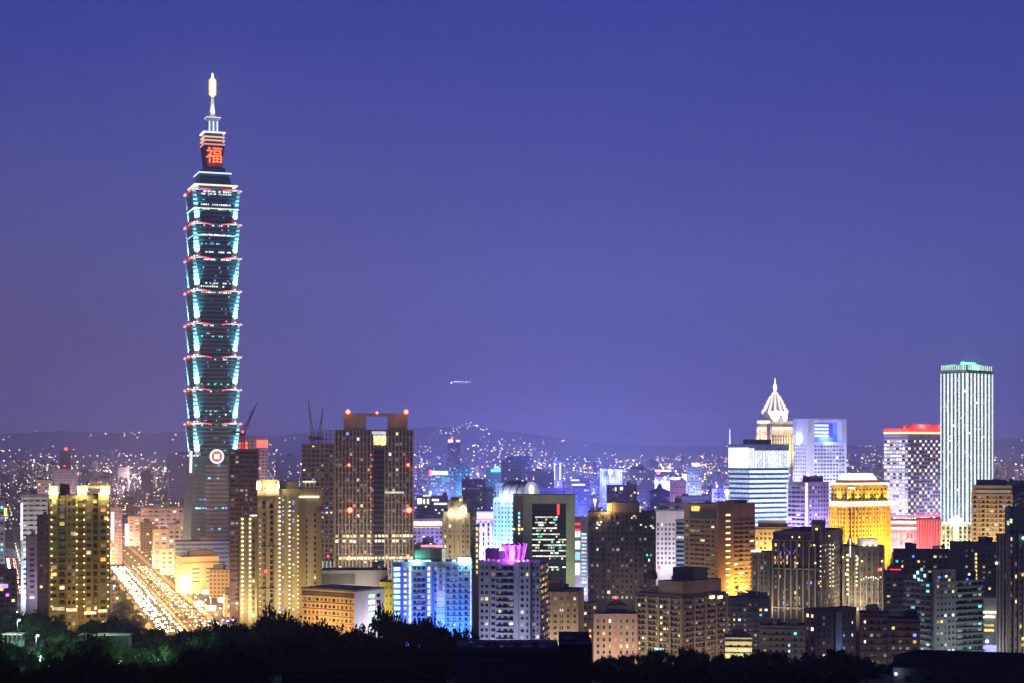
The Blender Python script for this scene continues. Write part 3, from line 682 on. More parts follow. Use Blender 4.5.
# lavender apartment tower with the magenta crown
LV = wall((.36, .36, .44)); b = Bld('apartment_tower', 'grey lavender apartment tower topped by a glowing magenta crown', 'apartment tower', 479, 540, 548, 562, 860, LV, a=10, yb=665, dep=20)
ue = lambda x: b.u('F', x)
for xa, xb, d in ((479.5, 490, 1.6), (490.5, 496, .5), (514, 519, .9), (520, 531, 2.2)): b.wb('F', ue(xa), ue(xb), 0, b.h - .02, .01, d)
fh = 3.2
for xa, xb, pu, d in ((480.5, 489.5, 2.4, 1.66), (490.8, 496, 2.4, .56), (520.5, 530.5, 2.5, 2.26)): b.grid('F', ue(xa), ue(xb), b.zb, b.h - 1.5, pu, fh, .62, .48, .05, d=d)
b.grid('F', ue(497), ue(514), b.zb, b.h - 1.5, 2.9, fh, .6, .42, .07, d=.1); b.grid('F', ue(532), ue(539.5), b.zb, b.h - 1.5, 2.5, fh, .6, .45, .1, [LO, LY, LW], d=.1)
b.slabs('F', ue(496.5), ue(514), b.zb, b.h - 1.5, fh, .5, 1.1); b.slabs('F', 0, b.wl, b.zb, b.h - 1.5, fh, .16, .25)
b.grid('R', .5, b.wr - .5, b.zb, b.h - 1.5, 3, fh, .5, .45, .12, [LO, LY]); b.slabs('R', 0, b.wr, b.zb, b.h - 1.5, fh, .4, .8, wall((.4, .34, .28)))
MAG = emit((.62, .12, 1), 1.8, .4)
cm = MB(); c0 = b.pl('F', ue(511.5), -7)
cm.lathe(*c0, [(4.6, b.h + .02), (4.4, b.h + 4), (6.2, b.h + 8.2), (5.8, b.h + 8.4), (2, b.h + 6)], wall((.5, .3, .5)), 14).obj('crown', b.root)
for q in range(14):
    t = 2 * math.pi * q / 14
    MB().bar((c0[0] + 4.9 * math.cos(t), c0[1] + 4.9 * math.sin(t), b.h + .6), (c0[0] + 6.6 * math.cos(t), c0[1] + 6.6 * math.sin(t), b.h + 8.8), .5, MAG).obj('crown_light', b.root)
light('POINT', b.root, (c0[0], c0[1] - 8, b.h + 3), 1.2e4, (.6, .12, 1), size=.5)
for x in (481, 485, 489, 494, 499, 504, 519, 524, 528): b.lamp('F', x, 561 + R.uniform(-1.5, .5), R.uniform(.4, .8), R.choice([MAG, emit((1, .5, .9), 2, 0), MAG]), 1.2, 'roof_lamp')
b.ppart('stair_house', 'F', 484, 496, 549, 562.2, -9, -3, wall((.12, .11, .13))); b.ppart('stair_house', 'F', 497, 503, 552, 562.2, -8, -3, wall((.12, .11, .13)))
b.w.box(-b.wl, 0, 0.004, .4, b.h + .002, b.h + 1, LV)
light('AREA', b.root, (*b.pl('F', ue(507), 30), b.zb - 8), 2.3e4, (.66, .70, 1), (*b.pl('F', ue(507), 0), b.h - 10), 20, 3); b.done()

# small beige block right of it
b = Bld('apartment_block', 'beige apartment block just right of the lavender tower', 'apartment block', 545, 578, 584, 594, 940, wall((.36, .29, .22)), a=8, yb=660)
b.grid('F', 0, b.wl, b.zb, b.h - 1, 3.4, 3.3, .5, .45, .08); b.piers('F', 0, b.wl, b.zb, b.h, 4, .6, .6); b.ppart('stair_house', 'F', 548, 560, 580, 594.2, -9, -2, wall((.2, .13, .1))); b.roof(1); b.flood('F', (1, .8, .55), 2.2e4); b.done()

# stone tower with an arched lit top
ST = wall((.30, .26, .20)); b = Bld('stone_tower', 'tall stone tower with a lit arch and floodlit corners at its top', 'tower', 443, 470, 476, 512, 1180, ST, a=10, yb=570)
ue = lambda x: b.u('F', x)
b.grid('F', 0, b.wl, b.zb, b.h - 8, 3.3, 3.4, .45, .5, .05); b.piers('F', 0, b.wl, b.zb, b.h - 4, 5, .8, .8); b.grid('R', 0, b.wr, b.zb, b.h, 3, 3.4, .4, .4, .02)
tb = MB(); b.fbox(tb, 'F', ue(447.5), ue(467), b.h + .01, b.h + 8, -12, -.5, ST); b.fbox(tb, 'F', ue(450), ue(465), b.h + 8.01, b.h + 10, -11, -1.5, ST); tb.obj('upper_block', b.root)
b.part('gable', 'F', ue(459), ue(463), b.h + 5, b.h + 11, -.5, .4, wall((.5, .45, .3)))
am = MB(); ucen = ue(463.3); zc = b.z(510); 
for q in range(9):
    t0, t1 = math.pi * q / 9, math.pi * (q + 1) / 9
    am.bar((-b.wl + ucen + 2.1 * math.cos(t0), -1.1, zc + 2.6 * math.sin(t0)), (-b.wl + ucen + 2.1 * math.cos(t1), -1.1, zc + 2.6 * math.sin(t1)), .8, emit((1, .95, .8), 2, 0))
for sx in (-1, 1): am.bar((-b.wl + ucen + sx * 2.1, -1.1, zc), (-b.wl + ucen + sx * 2.1, -1.1, zc - 2.4), .8, emit((1, .95, .8), 2, 0))
am.obj('lit_arch', b.root)
for x in (452, 461): b.lamp('F', x, 510 if x < 455 else 500, .9, WARM, 1.8, 'roof_lamp'); light('POINT', b.root, (*b.pl('F', ue(x), 3), b.h - 1), 3.5e3, (1, .88, .6), size=.5)
b.flood('F', (1, .82, .5), 3.4e4, out=24, aim=.7); b.done()
b = Bld('apartment_block', 'narrow block with a stack of lit yellow windows behind the stone tower', 'apartment block', 472, 479, 479, 525, 1260, ST, yb=570, dep=12)
for k in range(9): b.part('lit_window', 'F', .8, b.wl - .8, b.h - 4 - k * 4, b.h - 1.6 - k * 4, .02, .2, emit((1, .85, .35), 1.2, .3))
b.done()

# lit white and purple pillared building
b = Bld('office_block', 'white pillared building with a blue and red glowing sign band on top', 'office block', 476, 496, 497, 518, 1480, wall((.55, .5, .58)), a=0, yb=565)
b.piers('F', 0, b.wl, b.zb, b.h - 4, 4, 1.7, 1.4); b.grid('F', 0, b.wl, b.zb, b.h - 4, b.wl / 4, 4, .4, .8, .08); b.ppart('sign_board', 'F', 477, 495.5, 513, 518.2, -1, .8, emit((1, .8, 1), 2.2, .1)); b.ppart('sign_glow_strip', 'F', 476.5, 496, 511.6, 513, -.8, .9, emit((.12, .14, 1), 4, 0)); b.ppart('red_strip', 'F', 477, 495, 518.6, 519.8, .05, 1.6, emit((1, .15, .3), 2, 0))
light('AREA', b.root, (*b.pl('F', b.wl / 2, 18), b.zb), 8e4, (.5, .4, 1), (*b.pl('F', b.wl / 2, 0), b.h - 10), 14, 3); b.done()

# pale blue arched-roof building
BL = wall((.5, .56, .60)); b = Bld('arched_building', 'pale blue lit building with a rounded barrel roof and a disc emblem on its gable', 'office building', 494, 521, 540, 498, 1420, BL, a=32, yb=570)
for f, wd in (('F', b.wl), ('R', b.wr)):
    b.grid(f, 0, wd, b.zb, b.h - 3, 3.4, 3.8, .42, .5, .04, [LC, LT], glass((.05, .1, .14))); b.piers(f, 0, wd, b.zb, b.h - 1, 4, 1, .8)
vm_ = MB(); n = 14; rr = b.wr / 2; vs = []
for xx in (-b.wl * .82, .6):
    for q in range(n + 1):
        t = math.pi * q / n; vs.append((xx, rr + rr * math.cos(t), b.h - 2 + (rr * .88) * math.sin(t) + 2.01))
vm_.raw(vs, [tuple(range(n + 1))[::-1], tuple(range(n + 1, 2 * n + 2))] + [(q, q + 1, n + 2 + q, n + 1 + q) for q in range(n)] + [(0, n + 1, 2 * n + 1, n)], wall((.42, .40, .42)))
vm_.obj('barrel_roof', b.root)
for k in (.2, .45, .7):
    v2 = MB(); xx = -b.wl * k
    for q in range(n): 
        t0, t1 = math.pi * q / n, math.pi * (q + 1) / n
        v2.bar((xx, rr + rr * math.cos(t0), b.h + .1 + rr * .89 * math.sin(t0)), (xx, rr + rr * math.cos(t1), b.h + .1 + rr * .89 * math.sin(t1)), .7, wall((.2, .18, .2)))
    v2.obj('roof_rib', b.root)
dm = MB(); dm.raw([(.9, rr + 4 * math.cos(2 * math.pi * q / 24), b.h + rr * .42 + 4 * math.sin(2 * math.pi * q / 24)) for q in range(24)] + [(.5, rr + 4 * math.cos(2 * math.pi * q / 24), b.h + rr * .42 + 4 * math.sin(2 * math.pi * q / 24)) for q in range(24)], [tuple(range(24)), tuple(range(24, 48))[::-1]] + [(q, 24 + q, 24 + (q + 1) % 24, (q + 1) % 24) for q in range(24)], emit((1, .85, .8), 1.5, 0)); dm.obj('disc_emblem', b.root)
b.flood('F', (.30, .68, 1), 2.6e5, out=24, aim=.75, wide=.9); b.flood('R', (.4, .78, 1), 1.2e5, out=20, aim=.7); light('POINT', b.root, (-b.wl * .5, -8, b.h + 3), 2e4, (.5, .7, 1), size=.5); light('POINT', b.root, (8, rr, b.h + 6), 5e3, (.85, .8, 1), size=.5); b.done()

# dark portal building
PG = wall((.36, .38, .27)); b = Bld('portal_building', 'dark office building framed like a portal round bands of white lit floors', 'office building', 513, 575, 575, 496, 1280, wall((.03, .03, .035)), yb=600, dep=24)
ue = lambda x: b.u('F', x)
b.wb('F', 0, ue(523), 0, b.h, .01, 2.2, wall((.24, .19, .15))); b.wb('F', ue(523), ue(532), 0, b.h - .02, .01, 3, PG); b.wb('F', ue(566), b.wl, 0, b.h - .02, .01, 3, PG); b.wb('F', ue(532), ue(566), b.z(503.5), b.h - .02, .012, 3, PG)
b.w.box(-b.wl, 0, -3, 24, b.h + .002, b.h + 1, PG)
for k, y in enumerate((517, 522.5, 528, 534, 539.5, 545, 550.5, 556, 567)):
    xb = (558, 558, 557, 560, 566, 566, 566, 566, 566)[k]
    n = 9; ua, ub = ue(532.3), ue(xb)
    for q in range(n):
        if R.random() < .9: b.part('lit_floor', 'F', ua + (ub - ua) * q / n, ua + (ub - ua) * (q + .93) / n, b.z(y + .8), b.z(y - .5), .05, .5, emit((1, 1, .82), 1.15, .5))
    for q in range(8):
        u = R.uniform(ua, ub - 2); b.win('F', u, u + R.uniform(.8, 2), b.z(y + 3.4), b.z(y + 1.6), R.choice([LC, LG, LW, GL, GL]), .3)
b.slabs('F', ue(532), ue(566), b.zb, b.z(503.5), 4.1, .3, .3, wall((.1, .1, .1)))
for y in (512, 516, 520, 524, 528, 532): b.win('F', ue(518.2), ue(520), b.z(y + 2.4), b.z(y), LT if y < 515 else LC, 2.3)
for x in (514, 519, 522): b.lamp('F', x, 529, .8, emit((1, .6, .15), 3, 0), 2.8, 'wall_lamp')
b.ppart('red_banner', 'F', 557, 559.5, 504, 515, .1, .5, emit((1, .06, .05), 1.5, 0)); b.flood('F', (.9, 1, .7), 1.5e5, out=40, aim=.7); b.done()
# sign tower right of it
b = Bld('sign_tower', 'slim tower of red, white and cyan shop signs right of the portal building', 'building', 574.5, 588, 588, 517, 1330, wall((.4, .36, .45)), yb=600, dep=12)
ue = lambda x: b.u('F', x)
for y0, y1, xa, xb, c in ((523, 525, 574.5, 580, RED), (529, 531, 574.5, 580, RED), (531.5, 537, 575, 580, emit((1, .8, .85), 2, 0)), (541, 549, 575, 580, emit((.75, .95, 1), 2.2, .1)), (552, 560, 575, 580, emit((.4, .8, 1), 1.2, .1)), (563, 575, 575, 580, emit((.9, 1, .9), 1.5, .2))): b.ppart('shop_sign', 'F', xa, xb, y0, y1, .05, .9, c)
for k in range(17):
    y = 533 + k * 3.7
    b.ppart('light_panel', 'F', 581.5, 586.5, y, y + 2.2, .05, .5, emit([(.5, .9, 1), (.8, 1, .95), (.6, .5, 1)][k % 3], 1.1, .5))
b.flood('F', (.8, .7, 1), 1.6e4); b.done()

# large dark brown slab tower
DB = wall((.115, .10, .085)); b = Bld('hotel_tower', 'broad dark brown tower block with a raised centre and few lit windows', 'tower', 588, 656, 656, 512, 1120, DB, yb=600, dep=30)
ue = lambda x: b.u('F', x)
b.wb('F', ue(606), ue(643), 0, b.h - .02, .01, 2.4); b.ppart('raised_centre', 'F', 612.5, 639.5, 502.5, 512.2, -18, 1.5, wall((.2, .165, .12)))
b.grid('F', 1, ue(605.5), b.zb, b.h - 2, 3.0, 3.4, .5, .5, .02); b.grid('F', ue(606.5), ue(642.5), b.zb, b.h - 2, 3.0, 3.4, .5, .5, .01, d=2.45); b.grid('F', ue(643.5), b.wl - 1, b.zb, b.h - 2, 2.7, 3.4, .5, .5, .03)
b.slabs('F', 0, b.wl, b.zb, b.h - 2, 3.4, .25, .3, wall((.15, .13, .11))); b.piers('F', ue(606), ue(643), b.zb, b.h - 1, 8, .4, 2.8, wall((.15, .13, .11)))
b.ppart('lit_parapet', 'F', 607, 612, 503, 511.5, -1, .6, emit((1, .6, .12), 1.0, .2)); b.ppart('lit_parapet', 'F', 639.6, 641, 506, 512, -1, .6, emit((1, .75, .3), 1.0, .2))
for x, y in ((598, 515), (601, 512), (600, 521), (598, 524), (633, 515), (631, 517), (596, 527), (640, 524), (645, 526), (650, 525), (652, 527)): b.ppart('lit_window', 'F', x, x + R.uniform(1, 2.4), y, y + 1.6, 2.3, 2.7, R.choice([LW, LY, LC]))
for x in (646, 650): b.ppart('lit_window', 'F', x, x + 2, 554, 556, .3, .5, LT)
light('POINT', b.root, (*b.pl('F', ue(606), 4), b.h + 2), 1.2e4, (1, .65, .2), size=.5); b.flood('F', (1, .85, .6), 7e3, out=26, aim=.7); b.done()

# white gridded block
b = Bld('office_block', 'white office block with a grid of small square dark windows', 'office block', 655, 692, 692, 511, 1380, wall((.62, .58, .62)), yb=580, dep=22)
b.grid('F', 1, b.wl - 1, b.h - 44, b.h - 9, 3.1, 3.7, .5, .5, .01); b.wb('F', 0, b.wl, b.h - 1, b.h, .01, .5); b.roof(2); b.flood('F', (.95, .86, 1), 6e4, out=30, z=b.h - 50, aim=.75); b.done()
# orange-brown office complex
OB = wall((.33, .22, .125)); b = Bld('office_complex', 'stepped brown office building glowing orange from a lamp at its foot', 'office building', 684, 716, 755, 504, 1240, OB, a=52, yb=600)
b.grid('F', .5, b.wl - .5, b.zb, b.z(520), 5.6, 3.4, .78, .42, .04); b.slabs('F', 0, b.wl, b.zb, b.z(520), 3.4, 1.0, .4)
b.grid('R', b.u('R', 733), b.wr - .6, b.zb, b.z(522), 6, 3.4, .75, .4, .03); b.slabs('R', b.u('R', 733), b.wr, b.zb, b.z(522), 3.4, 1.0, .4)
b.wb('R', 0, b.u('R', 732), 0, b.h + 2, .01, 2.2, wall((.38, .24, .13)))
for k in range(14):
    y = 514 + k * 6; b.ppart('stair_window', 'R', 723.5, 728, y, y + 1.8, 2.25, 2.5, emit((1, .86, .45), 1.4, .5))
b.ppart('yellow_lit_room', 'F', 692, 700, 506, 511, -.4, .8, emit((1, .72, .12), 1.4, .1)); b.wb('F', b.u('F', 690), b.wl, b.z(519), b.h - 4, .01, .7, wall((.10, .11, .12)))
b.ppart('roof_house', 'R', 733, 748, 500, 504.3, -8, -1, wall((.16, .12, .1)))
light('POINT', b.root, (*b.pl('R', b.u('R', 737), 9), b.z(590)), 7e4, (1, .58, .10), size=.8); b.lamp('R', 737, 588, 1.3, emit((1, .8, .25), 8, 0), 4, 'flood_lamp'); light('POINT', b.root, (*b.pl('R', b.u('R', 748), 16), b.z(575)), 1.6e4, (1, .55, .10), size=.8)
b.flood('F', (1, .74, .45), 2.2e4, out=26, aim=.7); b.flood('R', (1, .70, .40), 2.2e4, out=40, aim=.75); b.done()
b = Bld('office_block', 'pale blue striped block wedged between the white grid block and the brown complex', 'office block', 676, 692, 692, 520, 1300, wall((.4, .46, .55)), yb=590, dep=16)
b.slabs('F', 0, b.wl, b.zb, b.h - 1, 3.5, 1.3, .5); b.grid('F', 0, b.wl, b.zb, b.h - 1, b.wl, 3.5, .96, .5, .12, [LT, LC], GLB); b.flood('F', (.6, .75, 1), 2.4e4); b.done()

# ---- front apartments, centre right
APB = wall((.27, .215, .175)); b = Bld('apartment_block', 'stepped brown apartment block with several lit windows in front of the dark tower', 'apartment block', 637, 682, 726, 598, 960, APB, a=42, yb=672)
for f, wd in (('F', b.wl), ('R', b.wr)):
    b.slabs(f, 0, wd, b.zb, b.h - 1, 3.1, .7, .9); b.piers(f, 0, wd, b.zb, b.h, 4, 1.6, 1.1)
b.grid('F', .5, b.wl - .5, b.zb, b.h - 1, 2.6, 3.1, .62, .42, .17, [LY, LC, LW, LY], d=.12); b.grid('R', .5, b.wr - .5, b.zb, b.h - 1, 3.0, 3.1, .6, .42, .02, d=.12)
um = MB()
um.box(-b.wl * .55, -.5, 1, b.wr * .9, b.h + .01, b.h + 9, APB).box(-b.wl * .5, -1, b.wr * .3, b.wr * .6, b.h + 9.01, b.h + 16, DARK).box(-b.wl * .95, -b.wl * .6, 2, 9, b.h + .01, b.h + 5, APB); um.obj('upper_floors', b.root)
for y, x0 in ((595.5, 708), (595.5, 716)): b.ppart('lit_window', 'R', x0, x0 + 5, y, y + 3, 1.0, 1.25, emit((1, .95, .55), 1.8, 0))
b.ppart('cyan_sign', 'F', 656, 665, 648, 651, 1.1, 1.4, CYAN)
bx = b.pl('F', b.wl * .15, -8); MB().lathe(*bx, [(3, b.h + 9.02), (3, b.h + 12), (2, b.h + 13.5), (.1, b.h + 14)], DARK, 12).obj('water_tank', b.root)
b.roof(1); b.lamp('F', 655, 568, 1.0, LR, -4, 'aviation_light'); b.flood('F', (1, .84, .52), 2.6e4, out=26); b.flood('R', (1, .7, .5), 1.2e4, out=26); b.done()
b = Bld('apartment_block', 'pinkish apartment block with a red roof beacon left of the stepped brown block', 'apartment block', 594, 637, 637, 616, 900, wall((.40, .28, .22)), yb=668, dep=16)
b.grid('F', .6, b.wl - .6, b.zb, b.h - 1, 2.9, 3.2, .42, .5, .13, [LW, LY, LC, LO]); b.piers('F', 0, b.wl, b.zb, b.h - .4, 6, .5, .5); b.roof(0, False)
rh = b.px('F', 607, 627, 602, 615.6); cm = MB(); b.fbox(cm, 'F', rh[0], rh[1], b.h + .01, b.h + 5, -12, -5, wall((.3, .22, .2))); cm.obj('roof_house', b.root)
g = MB(); x0, x1 = -b.wl + rh[0], -b.wl + rh[1]; g.raw([(x0, 5, b.h + 5.01), (x1, 5, b.h + 5.01), (x1, 12, b.h + 5.01), (x0, 12, b.h + 5.01), ((x0 + x1) / 2 - 1, 8, b.h + 8), ((x0 + x1) / 2 + 1, 8, b.h + 8)], [(0, 1, 5, 4), (1, 2, 5), (2, 3, 4, 5), (3, 0, 4), (3, 2, 1, 0)], ROOF); g.obj('roof', b.root)
b.lamp('F', 616, 598.6, .8, LR, -7, 'aviation_light'); b.flood('F', (1, .74, .58), 1.7e4, out=22); b.done()
b = Bld('apartment_block', 'thin dark block behind the pinkish one with coloured window lights', 'apartment block', 583, 597, 597, 603, 980, wall((.2, .17, .15)), yb=668, dep=12)
b.grid('F', 0, b.wl, b.zb, b.h - 1, 2.6, 3.2, .5, .45, .3, [LW, LC, LB, LO]); b.done()

# ---- ornate dark tower group
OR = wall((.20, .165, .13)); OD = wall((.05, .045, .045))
b = Bld('ornate_tower', 'dark ornate tower with tall pilasters, an arched gable and strings of lamps', 'tower', 773, 822, 843, 534, 1130, OR, a=22, yb=612)
ue = lambda x: b.u('F', x)
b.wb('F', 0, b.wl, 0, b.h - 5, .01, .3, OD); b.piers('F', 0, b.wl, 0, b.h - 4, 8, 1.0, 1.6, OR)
for z in (b.h - 5, b.h - 24, b.h - 50): b.wb('F', 0, b.wl, z, z + 1, .02, 1.9, OR)
b.grid('F', .6, b.wl - .6, b.zb, b.h - 6, 2.6, 3.4, .4, .55, .05, [LW, LO, LB], d=.34); b.grid('R', .6, b.wr - .6, b.zb, b.h - 6, 3, 3.4, .45, .5, .04)
for y in (556, 561): 
    for x in (775, 778, 781, 787, 795): b.ppart('lit_window', 'F', x, x + .8, y, y + 3, .9, 1.2, R.choice([LO, LY]))
for x in (781, 785, 790, 794): b.ppart('violet_light', 'F', x, x + .6, 550 + (x % 3), 554, 1.65, 1.9, emit((.3, .12, 1), 1.8, .2))
tw = MB(); b.fbox(tw, 'F', ue(812), ue(823), b.h - 5, b.h + 9, -8, 2.2, OR); tw.obj('gable_tower', b.root)
am = MB(); ucen = ue(817.5)
for q in range(8):
    t0, t1 = math.pi * q / 8, math.pi * (q + 1) / 8
    am.bar((-b.wl + ucen + 2.8 * math.cos(t0), -2.6, b.h + 3.5 + 2.8 * math.sin(t0)), (-b.wl + ucen + 2.8 * math.cos(t1), -2.6, b.h + 3.5 + 2.8 * math.sin(t1)), .7, wall((.35, .3, .24)))
am.obj('arch', b.root); b.ppart('arch_opening', 'F', 815.2, 819.8, 529, 545, 2.21, 2.4, OD)
b.ppart('roof_block', 'F', 799, 812, 527, 534.2, -10, -2, OD); b.lamp('F', 817.5, 529, .7, emit((1, .75, .2), 4, 0), 3, 'gable_lamp')
for x, n in ((823.4, 9),): lampcol(b, 'F', x - 2, 546, 586, n, .42, WARM, 2.8)
for x, n in ((829, 11), (832, 10)): lampcol(b, 'R', x, 545, 586, n, .42, WARM, .8)
for x, y in ((793, 537), (800, 537), (815, 545), (826, 536), (840, 549), (816, 563), (798, 563)): b.lamp('F' if x < 822 else 'R', x, y, .6, emit((1, .72, .25), 3, .3), 2.2, 'wall_lamp')
for x in (776, 783, 791, 799, 806): b.ppart('finial', 'F', x, x + .8, 530, 534.2, -1.5, -.5, OR)
b.roof(1, False); b.flood('F', (1, .85, .6), 1.6e4, out=22); b.flood('R', (1, .8, .5), 8e3); b.done()
b = Bld('ornate_tower', 'lower dark wing with a lit roof lamp at the left of the ornate tower', 'tower', 752, 775, 775, 552, 1150, wall((.14, .125, .11)), yb=612, dep=18)
b.piers('F', 0, b.wl, 0, b.h, 4, .9, 1.2, OR); b.grid('F', .4, b.wl - .4, b.zb, b.h - 2, 2.4, 3.4, .45, .5, .07); b.ppart('roof_lamp', 'F', 751, 761, 550, 552, -.5, 1, emit((1, 1, .85), 2.4, .2)); b.flood('F', (1, .85, .6), 5e3); b.done()
b = Bld('ornate_tower', 'ornate grey tower with a pointed lit spire and two columns of yellow lamps', 'tower', 843, 884, 884, 546, 1180, OR, yb=612, dep=22)
ue = lambda x: b.u('F', x)
b.piers('F', 0, b.wl, 0, b.h, 7, 1.1, 1.6, wall((.26, .23, .2))); b.wb('F', 0, b.wl, b.h - 3, b.h - 1, .02, 1.9)
b.grid('F', .6, b.wl - .6, b.zb, b.h - 4, 2.8, 3.4, .42, .6, .03)
lampcol(b, 'F', 847.5, 555, 594, 9, .75, emit((1, .86, .35), 3.4, .2), 2.2); lampcol(b, 'F', 856.5, 556, 585, 8, .62, emit((1, .86, .35), 3, .2), 2.2)
b.ppart('lit_spire', 'F', 849.6, 850.8, 538, 557, 1.7, 2.4, emit((1, .9, .75), 1.6, .2)); sp_ = MB(); pc = b.pl('F', ue(850), 0); sp_.frus(pc[0], pc[1], b.h + .01, b.h + 8, 2.6, .2, OR); sp_.obj('spire', b.root)
b.ppart('roof_drum', 'F', 858, 878, 538.5, 546.2, -10, -2, wall((.4, .38, .36)))
for x in (864, 870, 875.5): b.lamp('F', x, 545, .75, emit((1, .95, .75), 4, 0), .8, 'roof_lamp'); light('POINT', b.root, (*b.pl('F', ue(x), 0.6), b.h + 2), 600, (1, .9, .7), size=.3)
for x, y in ((843, 557), (862, 561), (882, 561)): b.lamp('F', x, y, .7, emit((1, .7, .22), 3, 0), 2.2, 'wall_lamp')
for k in range(9): b.lamp('F', 861 + k * 2.4, 577 + R.uniform(-1, 2), .5, emit((1, .97, .85), 2.5, .3), 8, 'terrace_lamp')
b.lamp('F', 879, 569, 1, LR, 6, 'aviation_light'); b.flood('F', (1, .85, .6), 1.8e4, out=20); b.done()

# ---- lower right group
b = Bld('apartment_block', 'dark brown block with a bluish lit stair shaft near the tree line', 'apartment block', 805, 815, 856, 611, 820, wall((.16, .12, .10)), a=62, yb=672)
b.grid('F', .3, b.wl - .3, b.zb, b.h - 1, 3, 3.2, .5, .5, .12); b.grid('R', 1, b.u('R', 831), b.zb, b.h - 2, 3, 3.2, .4, .4, .13, [LC, LW, LY]); b.grid('R', b.u('R', 842), b.wr - 1, b.zb, b.h - 2, 3, 3.2, .4, .4, .05, [LC, LB])
b.part('stair_shaft', 'R', b.u('R', 834), b.u('R', 840), b.zb, b.h - 1, .02, 1.4, wall((.3, .33, .45))); light('AREA', b.root, (*b.pl('R', b.u('R', 837), 7), b.zb), 1.3e3, (.55, .65, 1), (*b.pl('R', b.u('R', 837), 0), b.h - 8), 4, 2); b.w.box(-b.wl - .3, .3, -.3, b.wr + .3, b.h + .003, b.h + .8, ROOF); b.done()
SLB = wall((.20, .21, .205)); b = Bld('apartment_tower', 'greenish grey apartment tower striped by long balcony slabs, lower right', 'apartment tower', 905, 931, 983, 583, 900, SLB, a=60, yb=666)
for f, wd in (('F', b.wl), ('R', b.wr)): b.slabs(f, 0, wd, b.zb, b.h, 3.2, 1.15, 1.3)
b.grid('F', .5, b.wl - .5, b.zb, b.h, 3.4, 3.2, .6, .5, .05, [LT, LC], d=.1, off=.6); b.grid('R', .5, b.wr - .5, b.zb, b.h, 3.6, 3.2, .6, .5, .03, [LY, LT, LG], d=.1, off=.6)
b.wb('R', b.u('R', 931.5), b.u('R', 953), 0, b.h + 7, .02, 2.2); b.grid('R', b.u('R', 933), b.u('R', 952), b.zb, b.h + 6, 3, 3.2, .5, .42, .04, [LY, LC], d=2.3)
for xa, xb, yt, ff in ((907, 926, 573, 'F'), (956, 978, 571, 'R')): b.ppart('penthouse', ff, xa, xb, yt, 583.2, -9, -1.5, DARK)
for x, y in ((913, 575), (916, 571), (920, 568), (920, 580), (917, 578), (923, 574)): b.ppart('cyan_window', 'F', x, x + 1.6, y, y + 3.2, -.9, -.4, CYAN if y > 570 else LC)
for x, y in ((935, 576), (942, 575), (963, 578), (965, 573)): b.ppart('lit_window', 'R', x, x + 2, y, y + 2, 2.25, 2.5, R.choice([LW, LC, LB]))
b.flood('F', (.75, .95, 1), 6e3); b.flood('R', (.75, .9, 1), 1.3e4, out=28); b.done()
b = Bld('apartment_tower', 'dark stone apartment tower cut by the right edge of the picture', 'apartment tower', 998, 1008, 1046, 534, 880, wall((.23, .21, .20)), a=62, yb=668)
b.grid('F', .5, b.wl - .5, b.zb, b.h - 1, 2.6, 3.2, .45, .55, .01); b.grid('R', .8, b.wr - 1, b.zb, b.h - 1, 3.0, 3.2, .45, .55, .04)
b.piers('R', 0, b.wr, 0, b.h, 8, .8, 1.0); b.piers('F', 0, b.wl, 0, b.h, 3, .7, .8)
um = MB(); um.box(-b.wl * .6, -.8, 2, b.wr, b.h + .01, b.h + 14, wall((.2, .19, .18))); um.obj('upper_floors', b.root)
for x, y in ((1007, 521), (1010, 519)): b.ppart('lit_window', 'R', x + 1, x + 3, y, y + 4, -.75, -.5, emit((.8, 1, .5), 1.2, .3))
b.lamp('R', 1021, 538, .8, emit((.3, 1, .7), 4, 0), 1.6, 'green_lamp'); b.lamp('F', 998.5, 563, .8, WARM, 1.4, 'wall_lamp')
for y in (573, 637, 643): b.ppart('lit_window', 'R', 1020, 1023, y, y + 3, 1.05, 1.2, LY)
b.flood('F', (1, .9, .8), 6e3); b.flood('R', (1, .9, .8), 1.1e4, out=28); b.done()
b = Bld('office_block', 'brown office block with lit upper floors below the tall white tower', 'office block', 972, 1012, 1030, 487, 1280, wall((.42, .30, .17)), a=20, yb=560)
b.grid('F', .5, b.wl - .5, b.zb, b.h - 6, 3.3, 3.6, .62, .5, .02, [LB, LT, LY]); b.slabs('F', 0, b.wl, b.zb, b.h - 6, 3.6, .9, .5, wall((.5, .36, .22))); b.piers('F', 0, b.wl, b.zb, b.h - 5, 6, .8, .7); b.grid('R', 0, b.wr, b.zb, b.h - 6, 4, 3.6, .5, .5, .02)
b.ppart('sign_band', 'F', 975, 1011, 490, 492.5, .05, .7, emit((.75, .7, .6), .35, .3)); b.ppart('penthouse', 'F', 976, 1005, 480, 487.2, -14, -3, wall((.15, .13, .14))); b.roof(1); b.flood('F', (1, .76, .4), 9e4, out=30, aim=.8); b.done()
b = Bld('apartment_block', 'brown block with a column of yellow window lights behind the striped tower', 'apartment block', 950, 1000, 1000, 545, 1050, wall((.2, .15, .12)), yb=640, dep=20)
b.grid('F', b.u('F', 958), b.wl - 1, b.zb, b.h - 2, 3.6, 3.3, .4, .4, .04)
for k in range(11): b.ppart('lit_window', 'F', 975, 977, 553 + k * 4.1, 555.6 + k * 4.1, .02, .3, LY)
b.roof(2); b.done()
b = Bld('apartment_block', 'low pale building with two white lit canopy strips below the brown block', 'apartment block', 977, 1000, 1000, 598, 930, wall((.35, .32, .3)), yb=668, dep=14)
for y, xa, xb in ((611, 983, 997), (615.5, 978, 995)): b.ppart('canopy_light', 'F', xa, xb, y, y + 2, .5, 2, emit((1, 1, .75), 1.8, .1))
for y in (624, 629): b.ppart('lit_window', 'F', 984, 994, y, y + 2.4, .02, .3, LY)
